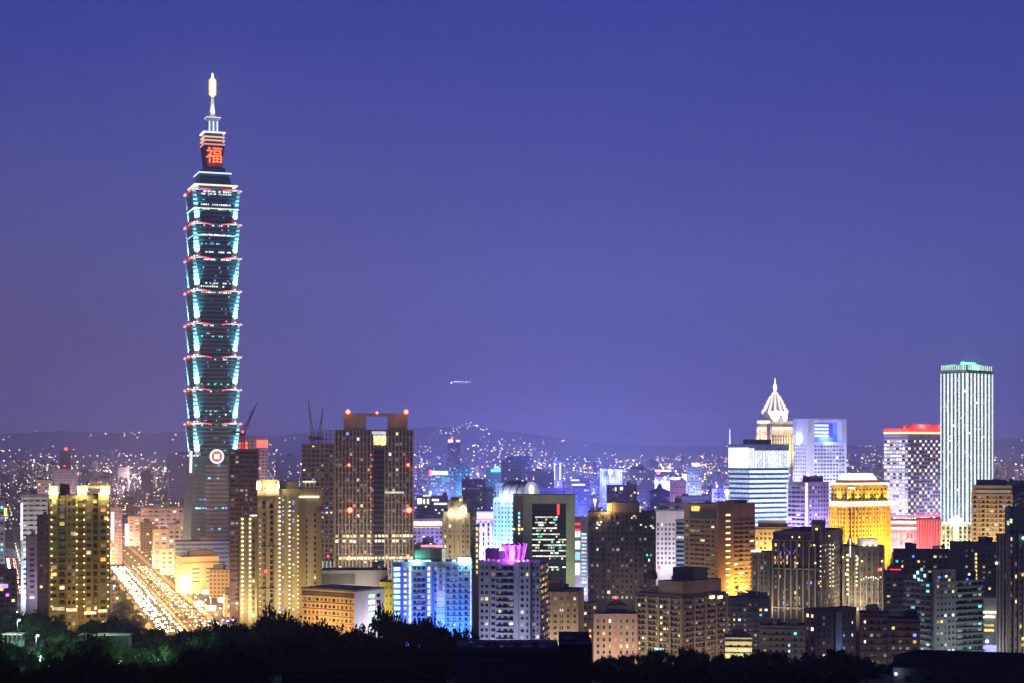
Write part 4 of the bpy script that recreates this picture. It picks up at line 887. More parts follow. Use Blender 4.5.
b.lamp('F', 987, 641, .9, emit((.6, .9, 1), 5, 0), 2, 'wall_lamp'); b.ppart('blue_sign', 'F', 983, 997, 645, 655, .02, .5, emit((.35, .3, 1), 2.2, .2)); b.done()
for (x0, x1, yt, D, lab, c) in ((893, 950, 552, 1120, 'dark brown flat roofed block in front of the yellow lit hotel', (.13, .105, .09)), (884, 905, 574, 1000, 'dark stepped block left of the striped apartment tower', (.15, .14, .13)), (860, 890, 616, 860, 'plain brown block with a blue lamp near the lower right trees', (.13, .10, .09)), (888, 920, 622, 800, 'reddish brown windowless block in front of the striped tower', (.16, .115, .10)), (725, 770, 600, 1080, 'dark low school block with pale balcony bands', (.15, .16, .17)), (760, 806, 628, 930, 'low dark house row left of the stair shaft block', (.2, .19, .17)), (725, 752, 640, 850, 'low cream house with lit wall at the tree line', (.45, .40, .28))):
    b = Bld('apartment_block', lab, 'building', x0, x1, x1, yt, D, wall(c), yb=672, dep=18)
    b.grid('F', .8, b.wl - .8, b.zb, b.h - 1.5, 3.4, 3.3, .45, .42, .10, [LW, LC, LB, LO, LY, LT])
    b.slabs('F', 0, b.wl, b.zb, b.h - 1, 3.3, .5, .9); b.roof(3, mast=True); b.flood('F', (1, .82, .6), 2.6e3, out=24)  # unseen warm fill added so the dark blocks show
    if D == 850: b.flood('F', (1, .9, .5), 1.2e4, out=12)
    if D == 1000: b.ppart('red_roof_strip', 'F', 890, 901, 569, 570, .1, .8, RED)
    b.done()

# ---- far right landmarks
TW = wall((.55, .60, .62)); b = Bld('white_tower', 'tall slim white tower striped with vertical light lines, far right', 'tower', 941, 967, 992, 372, 1750, wall((.10, .14, .16)), a=44, yb=530)
for f, wd, n in (('F', b.wl, 7), ('R', b.wr, 7)):
    for k in range(n + 1):
        c = wd * k / n; b.part('light_pillar', f, max(.02, c - .75), min(wd - .02, c + .75), b.zb, b.h - 1, .01, 1.4, emit((.84, .96, 1), 1.3, .12))
        if k < n: b.grid(f, c + 1, c + wd / n - 1, b.zb, b.h - 2, 3, 3.9, .8, .6, .04, [LC, LB, LT], GLB)
    b.slabs(f, 0, wd, b.zb, b.h - 2, 3.9, .5, .4, wall((.35, .4, .42)))
cm = MB(); cm.box(-b.wl - 1, 1, -1, b.wr + 1, b.h + .01, b.h + 2, TW)
for f, wd in (('F', b.wl), ('R', b.wr)):
    for k in range(12): b.fbox(cm, f, wd * k / 12 + .4, wd * (k + .7) / 12, b.h + 2.01, b.h + 8, -1, .6, TW)
cm.obj('crown', b.root)
for f, wd in (('F', b.wl), ('R', b.wr)):
    for k in range(12): b.part('crown_light', f, wd * k / 12 + .6, wd * (k + .7) / 12 - .2, b.h + 2.5, b.h + 7.4, .61, .8, emit((.92, 1, .95), 1.0, .15))
b.ppart('green_light', 'R', 968, 981, 362.5, 364.8, -8, -6, emit((.05, 1, .30), 10, 0)); b.ppart('green_light', 'F', 960, 967, 363.5, 365, -8, -6, emit((.1, 1, .40), 6, 0))
for k in (0, 1): light('POINT', b.root, (-6, 6 + 10 * k, b.h + 11), 6e4, (.1, 1, .4), size=.6)
b.flood('F', (.8, .95, 1), 8e4, out=26, aim=.7); b.flood('R', (.8, .95, 1), 8e4, out=26, aim=.7); b.done()
b = Bld('office_tower', 'broad tower with red glowing roof edge and a dense grid of lit windows', 'tower', 884, 908, 962, 434, 1900, wall((.42, .38, .45)), a=55, yb=520)
for f, wd, nn in (('F', b.wl, 8), ('R', b.wr, 20)):
    pz = 4.1; n = int((b.h - 3 - b.zb) / pz)
    for j in range(n):
        z = b.zb + j * pz
        for q in range(nn):
            m = R.choice([LW, WHITE, LC, LY, emit((.75, .75, 1), 1.2)]) if (f == 'F' or (q + j) % 2) and R.random() < (.85 if f == 'R' else .8) else GLB
            b.win(f, wd * (q + .15) / nn, wd * (q + .85) / nn, z + .5, z + 2.6, m, .1)
b.slabs('F', 0, b.wl, b.zb, b.h - 2, 4.1, 1.2, .6, wall((.6, .6, .68))); b.piers('R', 0, b.wr, b.zb, b.h - 2, 20, .5, .4)
for f, wd in (('F', b.wl), ('R', b.wr)):
    b.part('red_roof_edge', f, 0, wd, b.h + 2.5, b.h + 6, -.8, .4, emit((1, .05, .03), 1.8, 0)); b.part('yellow_roof_edge', f, 0, wd, b.h + .2, b.h + 2.4, -.8, .6, emit((1, .62, .28), 2.2, .1)); b.part('red_belt', f, 0, wd, b.z(517), b.z(515), .3, .9, emit((1, .08, .1), 1.8, 0))
b.part('roof_block', 'R', 5, b.wr - 2, b.h + .01, b.h + 10.5, -16, -4, wall((.55, .2, .2))); light('POINT', b.root, (1, b.wr * .3, b.h + 9), 4e4, (1, .1, .08), size=.5); light('POINT', b.root, (1, b.wr * .7, b.h + 9), 4e4, (1, .1, .08), size=.5)
for f in 'FR': b.flood(f, (.75, .65, 1), 1.3e5, out=36, aim=.7)
b.lamp('R', 910, 427.5, 1, LR, -8, 'aviation_light'); b.done()
# golden hotel
GO = wall((.55, .36, .10)); b = Bld('golden_hotel', 'golden floodlit stepped building with white light belts and a glowing white dome roof', 'hotel', 828, 847, 890, 504, 1520, GO, a=60, yb=560)
wl, wr, h = b.wl, b.wr, b.h
for f, wd, nn in (('F', wl, 6), ('R', wr, 12)):
    b.grid(f, .8, wd - .8, b.zb, h - 3, wd / nn, 4, .48, .5, .02, [LB, LO]); b.piers(f, 0, wd, b.zb, h - 2, nn, .8, .9)
up = MB(); up.box(-wl + 2, -2, 2, wr - 2, h + .01, h + 17, GO)
for k in range(12):
    up.box(-2, -1.3, 2 + (wr - 4) * k / 11 - .5, 2 + (wr - 4) * k / 11 + .5, h, h + 15, GO)
up = up.obj('upper_block', b.root)
for k in range(11):
    for z in (3, 7, 11.5): MB().box(-2.1, -1.9, 2 + (wr - 4) * (k + .3) / 11, 2 + (wr - 4) * (k + .7) / 11, h + z, h + z + 2, GL).obj('window', up)
for k in range(5):
    for z in (3, 7, 11.5): MB().box(-wl + 3 + k * (wl - 4) / 5, -wl + 4.6 + k * (wl - 4) / 5, 1.9, 2.1, h + z, h + z + 2, GL).obj('window', up)
for z0, z1, o in ((h - 2.2, h - .6, 1.8), (h + .02, h + 2, 2.2), (h + 17.01, h + 18.6, -.6)): MB().box(-wl - o, o, -o, wr + o, z0, z1, emit((1, .93, .72), 1.5, 0)).obj('light_belt', b.root)
MB().box(-wl * .8, -1, wr * .06, wr * .2, h + 13, h + 15, emit((1, .93, .7), 1.5, 0)).obj('light_belt', b.root)
cx, cyy = -wl / 2 - 1, wr * .48
MB().frus(cx, cyy, h + 18.61, h + 21, 9, 8.6, wall((.6, .2, .1)), wr * .36, wr * .34).obj('roof_base', b.root)
MB().frus(cx, cyy, h + 21.01, h + 27, 8, 5.4, emit((1, .98, .92), 1.7, 0), wr * .33, wr * .26).obj('dome', b.root)
for f in 'FR': b.flood(f, (1, .66, .12), 1.5e5, out=14, aim=.75, wide=.9); b.flood(f, (1, .62, .10), 2.2e5, out=34, aim=.6, wide=.9)
for k in range(5): light('SPOT', b.root, (1.4, 3 + k * (wr - 6) / 4, h + 2.4), 2e4, (1, .72, .08), (-2, 3 + k * (wr - 6) / 4, h + 15), .3, cone=rad(90))
light('SPOT', b.root, (-wl / 2, -1.4, h + 2.4), 2e4, (1, .72, .08), (-wl / 2, 2, h + 15), .3, cone=rad(90)); b.done()
# pink and white low buildings right of it
b = Bld('department_store', 'pink lit low building with white light bands right of the golden hotel', 'shop', 889, 917, 917, 520, 1650, wall((.6, .36, .38)), yb=560, dep=26)
b.grid('F', .6, b.wl - .6, b.zb, b.h - 12, 3, 6, .5, .7, .25, [emit((1, .75, .7), 1.3), LW], wall((.6, .42, .45))); 
for y in (521, 527): b.ppart('light_band', 'F', 889.5, 916.5, y, y + 2.4, .05, 1.2, emit((1, .97, .85), 1.6, .1))
b.flood('F', (1, .42, .45), 9e4, out=18); b.done()
b = Bld('department_store', 'red striped building left of the small white classical building', 'shop', 917, 941, 941, 519, 1640, wall((.5, .12, .13)), yb=560, dep=26)
for k in range(9): b.part('light_line', 'F', b.wl * (k + .35) / 9, b.wl * (k + .6) / 9, b.zb, b.h - 1, .03, .5, emit((1, .35, .33), 1.0, .4))
b.flood('F', (1, .18, .2), 9e4, out=18); b.done()
b = Bld('classical_building', 'small white classical building with a lit arched pediment under the white tower', 'building', 941, 972, 972, 524, 1560, wall((.6, .58, .5)), yb=560, dep=20)
b.piers('F', 0, b.wl, b.zb, b.h - 1, 7, .9, 1.2); b.grid('F', .5, b.wl - .5, b.zb, b.h - 2, b.wl / 7, 4, .45, .6, .1); uc = b.u('F', 956)
pm = MB(); pm.raw([(-b.wl + uc - 8, .5, b.h + .01), (-b.wl + uc + 8, .5, b.h + .01), (-b.wl + uc + 5, .5, b.h + 5), (-b.wl + uc, .5, b.h + 8), (-b.wl + uc - 5, .5, b.h + 5)] + [(-b.wl + uc - 8, 4, b.h + .01), (-b.wl + uc + 8, 4, b.h + .01), (-b.wl + uc + 5, 4, b.h + 5), (-b.wl + uc, 4, b.h + 8), (-b.wl + uc - 5, 4, b.h + 5)], [(0, 1, 2, 3, 4), (9, 8, 7, 6, 5)] + [(i, i + 5, (i + 1) % 5 + 5, (i + 1) % 5) for i in range(5)], wall((.66, .62, .5))); pm.obj('pediment', b.root)
b.part('lit_bay', 'F', uc - 2.6, uc + 2.6, b.zb, b.h - 2, 1.3, 2.2, emit((1, .9, .55), 1.2, .2)); b.ppart('light_band', 'F', 941.5, 971.5, 522.6, 524, .05, 1, emit((1, .95, .7), 1.4, .2)); light('POINT', b.root, (-b.wl + uc, -4, b.h + 2), 1.6e4, (1, .92, .65), size=.5); b.flood('F', (1, .9, .62), 5e4, out=14); b.done()

# blue striped tower with the white crown screen
b = Bld('office_tower', 'blue banded office tower with a bright white screen along its top floors', 'tower', 729, 749, 789, 446, 1480, wall((.24, .30, .52)), a=58, yb=540)
for f, wd in (('F', b.wl), ('R', b.wr)):
    z0 = b.z(469, f); n = int((z0 - b.zb) / 4.2)
    for j in range(n):
        z = z0 - 1 - j * 4.2; b.part('lit_floor' if f == 'R' else 'floor_band', f, .2, wd - .2, z - 2.5, z - .3, .02, .45, emit((.56, .72, 1), 1.9 if f == 'R' else .8, .3)); b.wb(f, 0, wd, z - .28, z, .015, .8, wall((.25, .35, .6)))
b.part('white_screen', 'F', .3, b.wl - .3, b.z(468, 'F'), b.h - 1.5, .03, .9, emit((1, .98, 1), 1.5, 0))
for k in range(15): b.part('screen_panel', 'R', b.wr * (k + .1) / 15, b.wr * (k + .75) / 15, b.z(468, 'R'), b.h - 4 if k > 1 else b.h - 2, .03, .8, emit((.86, .93, 1), 1.25, .15))
b.w.box(-b.wl - .4, .4, -.4, b.wr + .4, b.h + .01, b.h + 1.6, wall((.2, .25, .4))); b.ppart('roof_block', 'R', 752, 772, 439.5, 446.2, -12, -1, wall((.06, .08, .2))); MB().bar((-b.wl + .5, .5, b.h + 1.6), (-b.wl + .5, .5, b.h + 15), .9, emit((.9, .9, 1), 1.2, 0), .5).obj('lit_mast', b.root)
b.part('blue_edge', 'R', b.wr - .9, b.wr - .1, b.zb, b.z(468, 'R'), .1, .9, emit((.2, .25, 1), 1.4, 0))
for f in 'FR': b.flood(f, (.3, .45, 1), 9e4, out=24, aim=.6)
b.done()
b = Bld('office_block', 'purple white block lit by vertical light tubes in front of the blue banded tower', 'office block', 787, 805, 829, 482, 1400, wall((.5, .46, .6)), a=50, yb=540)
b.grid('F', .4, b.wl - .4, b.zb, b.h - 3, 5, 3.7, .8, .42, .05); b.slabs('F', 0, b.wl, b.zb, b.h - 3, 3.7, 1.2, .4); b.grid('R', 5, b.wr - .5, b.zb, b.h - 3, 3.6, 3.7, .5, .45, .08, [LP, LC, LB])
b.part('light_tube', 'R', .3, 2.2, b.zb, b.z(483), .05, 1, emit((.66, .62, 1), 2.2, .1)); b.part('light_tube', 'F', .2, 1.3, b.zb, b.z(483), .05, .8, emit((.7, .7, 1), 1.2, .1)); b.ppart('roof_house', 'R', 811, 824, 476, 482.2, -9, -1, wall((.15, .13, .25)))
for x in (790, 808, 823): b.lamp('F' if x < 805 else 'R', x, 475, 1.2 if x == 808 else .6, emit((1, .2, .1), 7, 0), 0, 'aviation_light')
for f in 'FR': b.flood(f, (.55, .42, 1), 7e4, out=18, aim=.7)
b.done()
# white tower with the open blue-lit top
WT = wall((.52, .52, .62)); b = Bld('office_tower', 'pale square office tower with open blue lit bays under its flat top', 'tower', 793, 807, 846, 442, 1980, WT, a=62, yb=500)
uR = lambda x: b.u('R', x)
b.grid('R', uR(814), b.wr - 2, b.zb, b.h - 3, 4.4, 4.4, .68, .5, .05, [LC, LB]); b.grid('F', 1, b.wl - 1, b.zb, b.h - 2, 4, 4.4, .5, .5, .04); b.wb('R', .02, uR(814), 0, b.h, .01, 1); b.wb('R', b.wr - 2.5, b.wr, 0, b.h, .01, 1.2)
for xa, xb in ((807.2, 814), (841, 846)): b.ppart('frame_pier', 'R', xa, xb, 419.5, 442.2, -22, 1, WT)
b.part('frame_pier', 'F', .1, 2, b.h, b.z(419.5), -20, 0, WT)
b.w.box(-b.wl, 1.2, 0, b.wr, b.z(421.5, 'R', b.wr / 2), b.z(419, 'R', b.wr / 2), WT)
b.ppart('blue_bay', 'R', 814, 841, 421.6, 441.9, -9, -7, wall((.25, .3, .6)))
for y in (424.5, 428, 431.5, 435): b.ppart('bay_light', 'R', 815, 832, y, y + 1.8, -6.9, -6, emit((.75, .85, 1), 1.5, .1))
b.ppart('dark_bay', 'R', 832, 836, 424, 437, -6.9, -6.2, wall((.05, .08, .3))); b.part('bay_light', 'F', b.wl * .45, b.wl - .5, b.h + 2, b.z(424), -4, -3, emit((.5, .65, 1), .9, .2))
light('POINT', b.root, (3, uR(828), b.z(438)), 5e4, (.15, .25, 1), size=.5); light('POINT', b.root, (-b.wl * .6, -3, b.h + 4), 3e4, (.15, .25, 1), size=.5)
for f in 'FR': b.flood(f, (.70, .72, 1), 2.2e5, out=44, aim=.75)
b.done()
# tower with the white lit cupola
CW = wall((.6, .52, .38)); b = Bld('cupola_tower', 'cream tower crowned by a white lit beehive cupola with a pointed finial', 'tower', 757, 771, 793, 432, 1900, CW, a=52, yb=470)
b.piers('R', 0, b.wr, b.zb, b.h - 3, 8, .9, .9); b.grid('R', .5, b.wr - .5, b.zb, b.h - 3, b.wr / 8, 4, .45, .8, .03); b.piers('F', 0, b.wl, b.zb, b.h - 3, 4, .9, .9)
zf = lambda y: H - (y - HY) * 1915 / F
cx, cyy = -b.wl * .5, b.wr * .5; sx, sy = b.wl / 2, b.wr / 2
st = MB(); st.box(-b.wl + 1, -1, 1.2, b.wr - 1.2, b.h + .01, zf(424), CW).box(-b.wl - .6, .6, -.6, b.wr + .6, zf(432), zf(429.5), wall((.7, .64, .5))).box(-b.wl + .2, -.2, .3, b.wr - .3, zf(424), zf(421), wall((.7, .64, .5))); st.obj('setback', b.root)
for z0_, z1_, ff, wd in ((zf(430), zf(427), 'F', b.wl), (zf(423.6), zf(420.6), 'F', b.wl), (zf(430), zf(427), 'R', b.wr)): b.part('light_band', ff, 1, wd - 1, z0_, z1_, .62, .9, emit((1, .92, .7), 1.3, .1))
b.ppart('dark_bay', 'F', 767.5, 770.5, 424, 444, .95, 1.2, wall((.1, .08, .15)))
prof = [(13.4, zf(421)), (13.4, zf(411.5)), (12, zf(409)), (11, zf(408.9)), (9.8, zf(404.6)), (8.8, zf(404.5)), (7.6, zf(400.4)), (6.8, zf(400.3)), (5.4, zf(396.6)), (4.4, zf(396.5)), (2.8, zf(393.4)), (1.1, zf(391.5))]
MB().lathe(cx, cyy, prof, wall((.75, .68, .58)), 12).obj('cupola', b.root)
for q in range(12):
    t = 2 * math.pi * (q + .5) / 12; rb = MB()
    for (r0, z0), (r1, z1) in zip(prof[1:], prof[2:]): rb.bar((cx + (r0 + .3) * math.cos(t), cyy + (r0 + .3) * math.sin(t), z0), (cx + (r1 + .3) * math.cos(t), cyy + (r1 + .3) * math.sin(t), z1), max(.8, 2.4 - .14 * (14 - r1)), emit((1, .92, .82), 1.3, .15))
    rb.obj('cupola_rib', b.root)
    if q % 2: MB().ball((cx + 13.4 * math.cos(t), cyy + 13.4 * math.sin(t), zf(412)), 1.6, emit((1, .9, .8), 1.6, 0), 8, 1.6).obj('turret', b.root)
MB().lathe(cx, cyy, [(1, zf(391.5)), (2.4, zf(388)), (2.0, zf(385.5)), (.9, zf(383.5)), (.2, zf(377.5))], emit((1, .97, .94), 1.7, 0), 10).obj('finial', b.root)
for q in range(4):
    t = rad(-135 + 60 * q) + .5; light('SPOT', b.root, (cx + 17 * math.cos(t), cyy + 17 * math.sin(t), zf(421.5)), 9e5, (1, .72, .58), (cx, cyy, zf(405)), .5, cone=rad(70))
for f in 'FR': b.flood(f, (1, .82, .45), 9e4, out=18, aim=.9, z=b.h - 30)
b.done()
b = Bld('office_block', 'small tan lit block between the brown complex and the ornate tower', 'office block', 754, 798, 798, 529, 1330, wall((.5, .38, .22)), yb=560, dep=20)
b.grid('F', .6, b.wl - .6, b.zb, b.h - 2, 3.2, 3.8, .5, .5, .2, [LY, LW, LO]); b.wb('F', 0, b.wl, b.h - 1.5, b.h - .4, .02, .6); b.ppart('upper_floor', 'F', 758, 785, 521, 529.2, -12, -2, wall((.3, .28, .3))); b.roof(1); b.flood('F', (1, .66, .25), 6e4, out=14); b.done()

# ================================================================ mid-distance buildings one can single out
def mid(x0, x1, yt, D, c, label, lit=.12, mats=APT, flood=None, pu=4, pz=3.8, signs=(), roofn=1, yb=600, dep=None, cat='building', name='city_building', lamps=(), bands=False, xc=None, a=None):
    b = Bld(name, label, cat, x0, xc or x1, x1, yt, D, wall(c), a=a, yb=yb, dep=dep or 22)
    for f, wd in (('F', b.wl), ('R', b.wr)):
        if f == 'R' and xc is None: break
        b.grid(f, .6, wd - .6, b.zb, b.h - 2, pu, pz, .55, .45, lit, mats)
        if bands: b.slabs(f, 0, wd, b.zb, b.h - 1, pz, 1.2, .5)
        if flood: b.flood(f, flood[0], flood[1], out=20)
    for sg in signs: b.ppart('sign_board', 'F', *sg[:4], .05, .9, sg[4])
    for lx_, ly_, r, m in lamps: b.lamp('F', lx_, ly_, r, m, 1.5)
    if roofn: b.roof(roofn, False)
    return b.done()
WS = emit((1, .96, .9), 1.8, .2); TS_ = emit((.10, 1, .75), 2.4, .1); PK = emit((1, .5, .6), 1.4, .2)
mid(21, 48, 496, 1280, (.5, .56, .6), 'pale blue white office slab left of the ochre apartment tower', .10, [LC], ((.75, .92, 1), 6e4), 5, 3.6, [(20.6, 22.4, 503, 540, emit((1, .85, 1), 2, .1))], bands=True)
mid(27, 37, 538, 1180, (.36, .30, .38), 'small mauve block in front of the pale blue slab', .05, flood=((.9, .7, 1), 6e3))
mid(38, 49, 517, 1200, (.07, .06, .06), 'narrow black block hiding the right side of the pale blue slab', .05)
mid(-6, 5, 502, 1250, (.35, .42, .5), 'blue grey tower cut by the left picture edge', .2, [LC, LT, LB], ((.6, .8, 1), 2e4), signs=[(4.2, 7, 508, 516, emit((1, .75, .1), 2, 0))])
mid(-8, 17, 572, 1120, (.2, .16, .14), 'low brown block at the left edge beside the narrow street', .15, [LW, LP, LY], signs=[(0, 8, 584, 588, emit((.7, .4, 1), 1.6, .2))], yb=620)
mid(54, 78, 470, 2500, (.26, .22, .30), 'distant tower with a red beacon rising behind the ochre apartments', .03, flood=((.9, .7, .8), 4e4), yb=500, lamps=[(66, 449, 2.2, LR), (64.5, 466, 1.2, LR)])
t = Bld('city_building', 'slender rooftop shaft of a distant tower carrying a red beacon', 'building', 60, 71, 71, 450, 2560, wall((.2, .17, .24)), yb=480, dep=18); t.done()
mid(37, 52, 481, 1900, (.3, .26, .32), 'grey lavender block behind the pale blue slab', .06, flood=((.9, .75, .9), 1.5e4), yb=520)
mid(104, 122, 508, 1900, (.36, .26, .3), 'pinkish block with white vertical signs right of the ochre apartments', .2, [LW, LP, LC], ((1, .75, .85), 2e4), signs=[(111, 114, 512, 540, emit((.85, .7, 1), 1.8, .2)), (105, 107, 515, 535, PK)])
mid(141, 184, 508, 2180, (.42, .32, .30), 'wide pinkish shopping mall left of the tall tower base', .04, [LW], ((1, .72, .62), 9e4), 8, 5, bands=True, name='shopping_mall', cat='shopping mall')
mid(128, 146, 517, 2280, (.46, .34, .34), 'stepped pink wing with a bright white sign beside the mall', .1, [LW], ((1, .7, .65), 4e4), 7, 4.5, [(125, 128.5, 524, 547, emit((1, .85, .9), 2.2, .1))])
for x0, x1, yt, D, lab in ((153, 168, 530, 1830, 'low cream terrace block with lit floors in front of the mall'), (168, 186, 524, 1880, 'white stacked box building between the mall and the tall tower'), (160, 180, 549, 1740, 'small bright shop building beside the glowing boulevard')):
    mid(x0, x1, yt, D, (.55, .46, .40), lab, .3, [LW, LC, LY], ((1, .78, .6), 3.4e4), 6, 5, bands=True, dep=14)
# blue glass block and tan box at the foot of the tall tower
b = Bld('office_block', 'blue glass office block behind the tan windowed box', 'office block', 175, 230, 230, 541, 1640, wall((.12, .20, .34)), yb=605, dep=30)
b.slabs('F', 0, b.wl, b.zb, b.h - 1, 4, 1.4, .4, wall((.16, .26, .42))); b.grid('F', .5, b.wl - .5, b.zb, b.h - 1, 5, 4, .9, .4, .03, [LT, LC], GLB)
b.ppart('roof_block', 'F', 200, 212, 537, 541.1, -10, -2, wall((.16, .14, .14))); b.ppart('edge_light', 'F', 228, 229.4, 556, 598, .4, 1, emit((.25, .55, 1), 1.6, .2)); b.flood('F', (.35, .55, 1), 4.5e4); b.done()
b = Bld('office_block', 'tan box-shaped building with dark windows at the bright street corner', 'office block', 176, 182, 219, 557, 1500, wall((.60, .44, .26)), a=66, yb=604)
b.grid('R', 6, b.wr - 2, b.zb + 8, b.h - 9, 12, 4.2, .55, .32, .03, [LC]); b.wb('R', 0, b.wr, b.h - 6, b.h - 4.6, .01, .3, wall((.3, .2, .12))); b.slabs('F', 0, b.wl, b.zb, b.h - 6, 5, 1.6, .4, wall((.6, .35, .35)))
b.ppart('roof_block', 'R', 190, 215, 551, 557.1, -10, -3, wall((.16, .12, .1))); b.flood('R', (1, .74, .4), 2.1e4, out=30); b.flood('F', (1, .5, .45), 1.2e4, out=14)
for x in (196, 213): b.lamp('R', x, 594, .9, emit((.6, .95, 1), 5, 0), 5, 'door_lamp')
b.done()
# the lit quarter in the middle
mid(412, 444, 520, 1560, (.4, .36, .55), 'lavender low building with a yellow white sign along its roof', .05, [LW, LP], ((.6, .5, 1), 5e4), signs=[(413, 442, 521.5, 525.5, emit((1, 1, .6), 1.7, .3)), (413, 440, 527, 528, PK)], yb=560)
mid(417, 448, 497, 2000, (.2, .19, .3), 'dark block with a broken band of white lit panels behind the gridded tower', .06, [LC, LW], signs=[(417.5, 422, 498.5, 504, WS), (423.5, 425, 499, 504, WS), (427, 429, 499, 504, WS), (432, 439, 499, 501, WS), (434, 447, 503, 504.6, WS), (423, 431, 494.8, 496.6, emit((.9, 1, .4), 1, .2))], yb=540)
mid(428, 456, 466, 3000, (.3, .3, .45), 'distant block with a long white lit strip and a red end sign', .2, [LC, LW, LT], ((.4, .6, 1), 6e4), signs=[(431, 448, 471, 475, emit((.95, 1, .8), 1.6, .2)), (429, 432, 470, 476, emit((1, .15, .2), 2.5, 0)), (441, 450, 477, 482, emit((.15, .5, .9), .9, .1))], yb=500)
mid(455, 470, 466, 3100, (.12, .26, .4), 'distant blue tower right of the white strip block', .08, [LT, LC], ((.25, .55, 1), 8e4), yb=495, cat='tower')
mid(462, 486, 480, 2300, (.10, .09, .16), 'dark violet stepped block below the teal glowing sign', .04, yb=530)
mid(486, 510, 470, 3200, (.12, .35, .36), 'distant building under a bright teal green sign', .1, [LT, LG], ((.08, .9, .8), 5e3), signs=[(491, 504, 469.2, 472, TS_), (494, 499, 466.5, 468.2, emit((.6, 1, 1), 1.8, 0))], yb=500)
mid(508, 532, 457, 3300, (.05, .09, .20), 'distant dark blue slab tower standing above the quarter', .04, [LT, LB], ((.15, .35, 1), 7e4), yb=490, cat='tower')
mid(448, 460, 440, 4200, (.26, .25, .34), 'distant slim tower with a white lit crown under the hills', .05, signs=[(448, 453, 439.5, 442.5, WS), (456, 460, 440, 442, WS)], lamps=[(452, 438, 3, LR)], yb=470, cat='tower', pu=6)
mid(496, 528, 484, 2100, (.35, .42, .6), 'pale blue low block behind the barrel roof', .08, [LC, LT], ((.4, .6, 1), 6e4), yb=500)
mid(536, 566, 489, 2150, (.14, .14, .3), 'dark indigo block to the right of the barrel roof', .08, [LC, LB], yb=520)
mid(552, 562, 462, 2900, (.3, .28, .5), 'violet slab with two white light columns', .1, [LC], ((.5, .4, 1), 6e4), signs=[(554, 555, 463, 480, WS), (559.5, 560.5, 463, 480, WS)], yb=495)
mid(572, 590, 479, 2300, (.16, .18, .36), 'blue block with two white roof light bars', .05, [LC, LB], ((.2, .3, 1), 6e4), signs=[(571, 579, 479.5, 481, WS), (572, 585, 484, 485.5, WS)], yb=520)
mid(607, 637, 486, 2000, (.14, .11, .19), 'dark violet windowless slab with three bright windows', .01, yb=520, signs=[(615, 616.4, 487.5, 491, WS), (620, 623, 487, 490, WS)])
mid(600, 622, 470, 2900, (.2, .2, .42), 'block carrying a blinding blue white floodlight', .1, [LB, LC], ((.25, .3, 1), 7e4), lamps=[(610.5, 472, 3.6, emit((.8, .85, 1), 9, 0))], yb=505)
mid(634, 690, 478, 2900, (.5, .45, .6), 'long low arena glowing white and pink', .3, [LW, LC, PK], ((.8, .7, 1), 9e4), signs=[(650, 658, 480, 484, emit((.85, .85, 1), 3, 0)), (660, 676, 481, 484, WS), (655, 671, 470, 471.4, WARM), (682, 688, 474, 480, emit((1, .85, .75), 2.2, 0)), (635, 648, 486, 489, PK)], lamps=[(658.5, 473, 3, LR)], yb=510, dep=40, cat='arena', name='arena')
mid(687, 701, 468, 2400, (.45, .47, .55), 'white banded slim tower right of the glowing arena', .25, [LC, LW], ((.7, .8, 1), 9e4), signs=[(692, 700, 463, 466.5, emit((1, .9, .6), 1.4, .3))], bands=True, yb=510, cat='tower')
mid(670, 686, 481, 2150, (.3, .19, .24), 'brown mauve block in front of the glowing arena', .03, flood=((1, .6, .6), 1.6e4), yb=510)
b = mid(650, 670, 492, 2050, (.08, .07, .16), 'dark hall with a pointed temple style roof before the arena', .03, yb=515, name='hall', roofn=0)
g = MB(); g.frus(-b.wl / 2, b.wr / 2, b.h + .01, b.h + 3, b.wl / 2 + 2, b.wl / 4, wall((.1, .09, .16)), b.wr / 2 + 2, b.wr / 4).frus(-b.wl / 2, b.wr / 2, b.h + 3.01, b.h + 11, b.wl / 5, .3, wall((.1, .09, .16))); g.obj('roof', b.root)
mid(676, 712, 497, 1900, (.3, .3, .45), 'grey blue banded office block above the white grid block', .12, [LC, LW], ((.5, .5, 1), 3e4), bands=True, yb=520)
mid(698, 728, 505, 1650, (.2, .18, .3), 'dim violet block left of the blue banded tower', .2, [LC, LW, LB], yb=530)
mid(660, 692, 504, 1560, (.3, .27, .35), 'flat grey block just behind the white grid block', .2, [LC, LW], yb=525)
mid(712, 730, 490, 1800, (.22, .22, .45), 'violet block with a blinding white blue lamp on its roof', .15, [LB, LC], ((.3, .3, 1), 8e4), lamps=[(727, 492, 2.4, emit((.78, .82, 1), 9, 0))], yb=520)
mid(540, 560, 470, 3500, (.2, .2, .36), 'distant indigo block between the violet slab and the dark slab tower', .15, [LC, LW, LB], yb=500)
mid(655, 690, 545, 1500, (.3, .26, .28), 'low lit building below the white grid block', .1, [LW], signs=[(657, 661, 548, 556, CYAN), (681, 687, 548, 562, PK), (685, 688, 553, 560, RED)], yb=590, dep=14)
RG = random.Random(5); GLOW = []  # light masts invented to make the far haze and blocks glow
for k in range(30):
    D = RG.uniform(2300, 5200); GLOW.append((RG.uniform(415, 735), HY + (H - RG.uniform(38, 60)) * F / D, D, RG.choice([(.2, .25, 1), (.3, .25, 1), (.2, .45, 1), (.5, .3, 1), (.15, .2, 1)]), RG.uniform(4e5, 1e6) * D / 2600))
for k in range(10):
    D = RG.uniform(2600, 5200); GLOW.append((RG.choice([RG.uniform(0, 180), RG.uniform(850, 1020)]), HY + (H - RG.uniform(38, 60)) * F / D, D, RG.choice([(1, .6, .35), (1, .7, .7), (.6, .5, 1)]), RG.uniform(5e5, 1.2e6)))
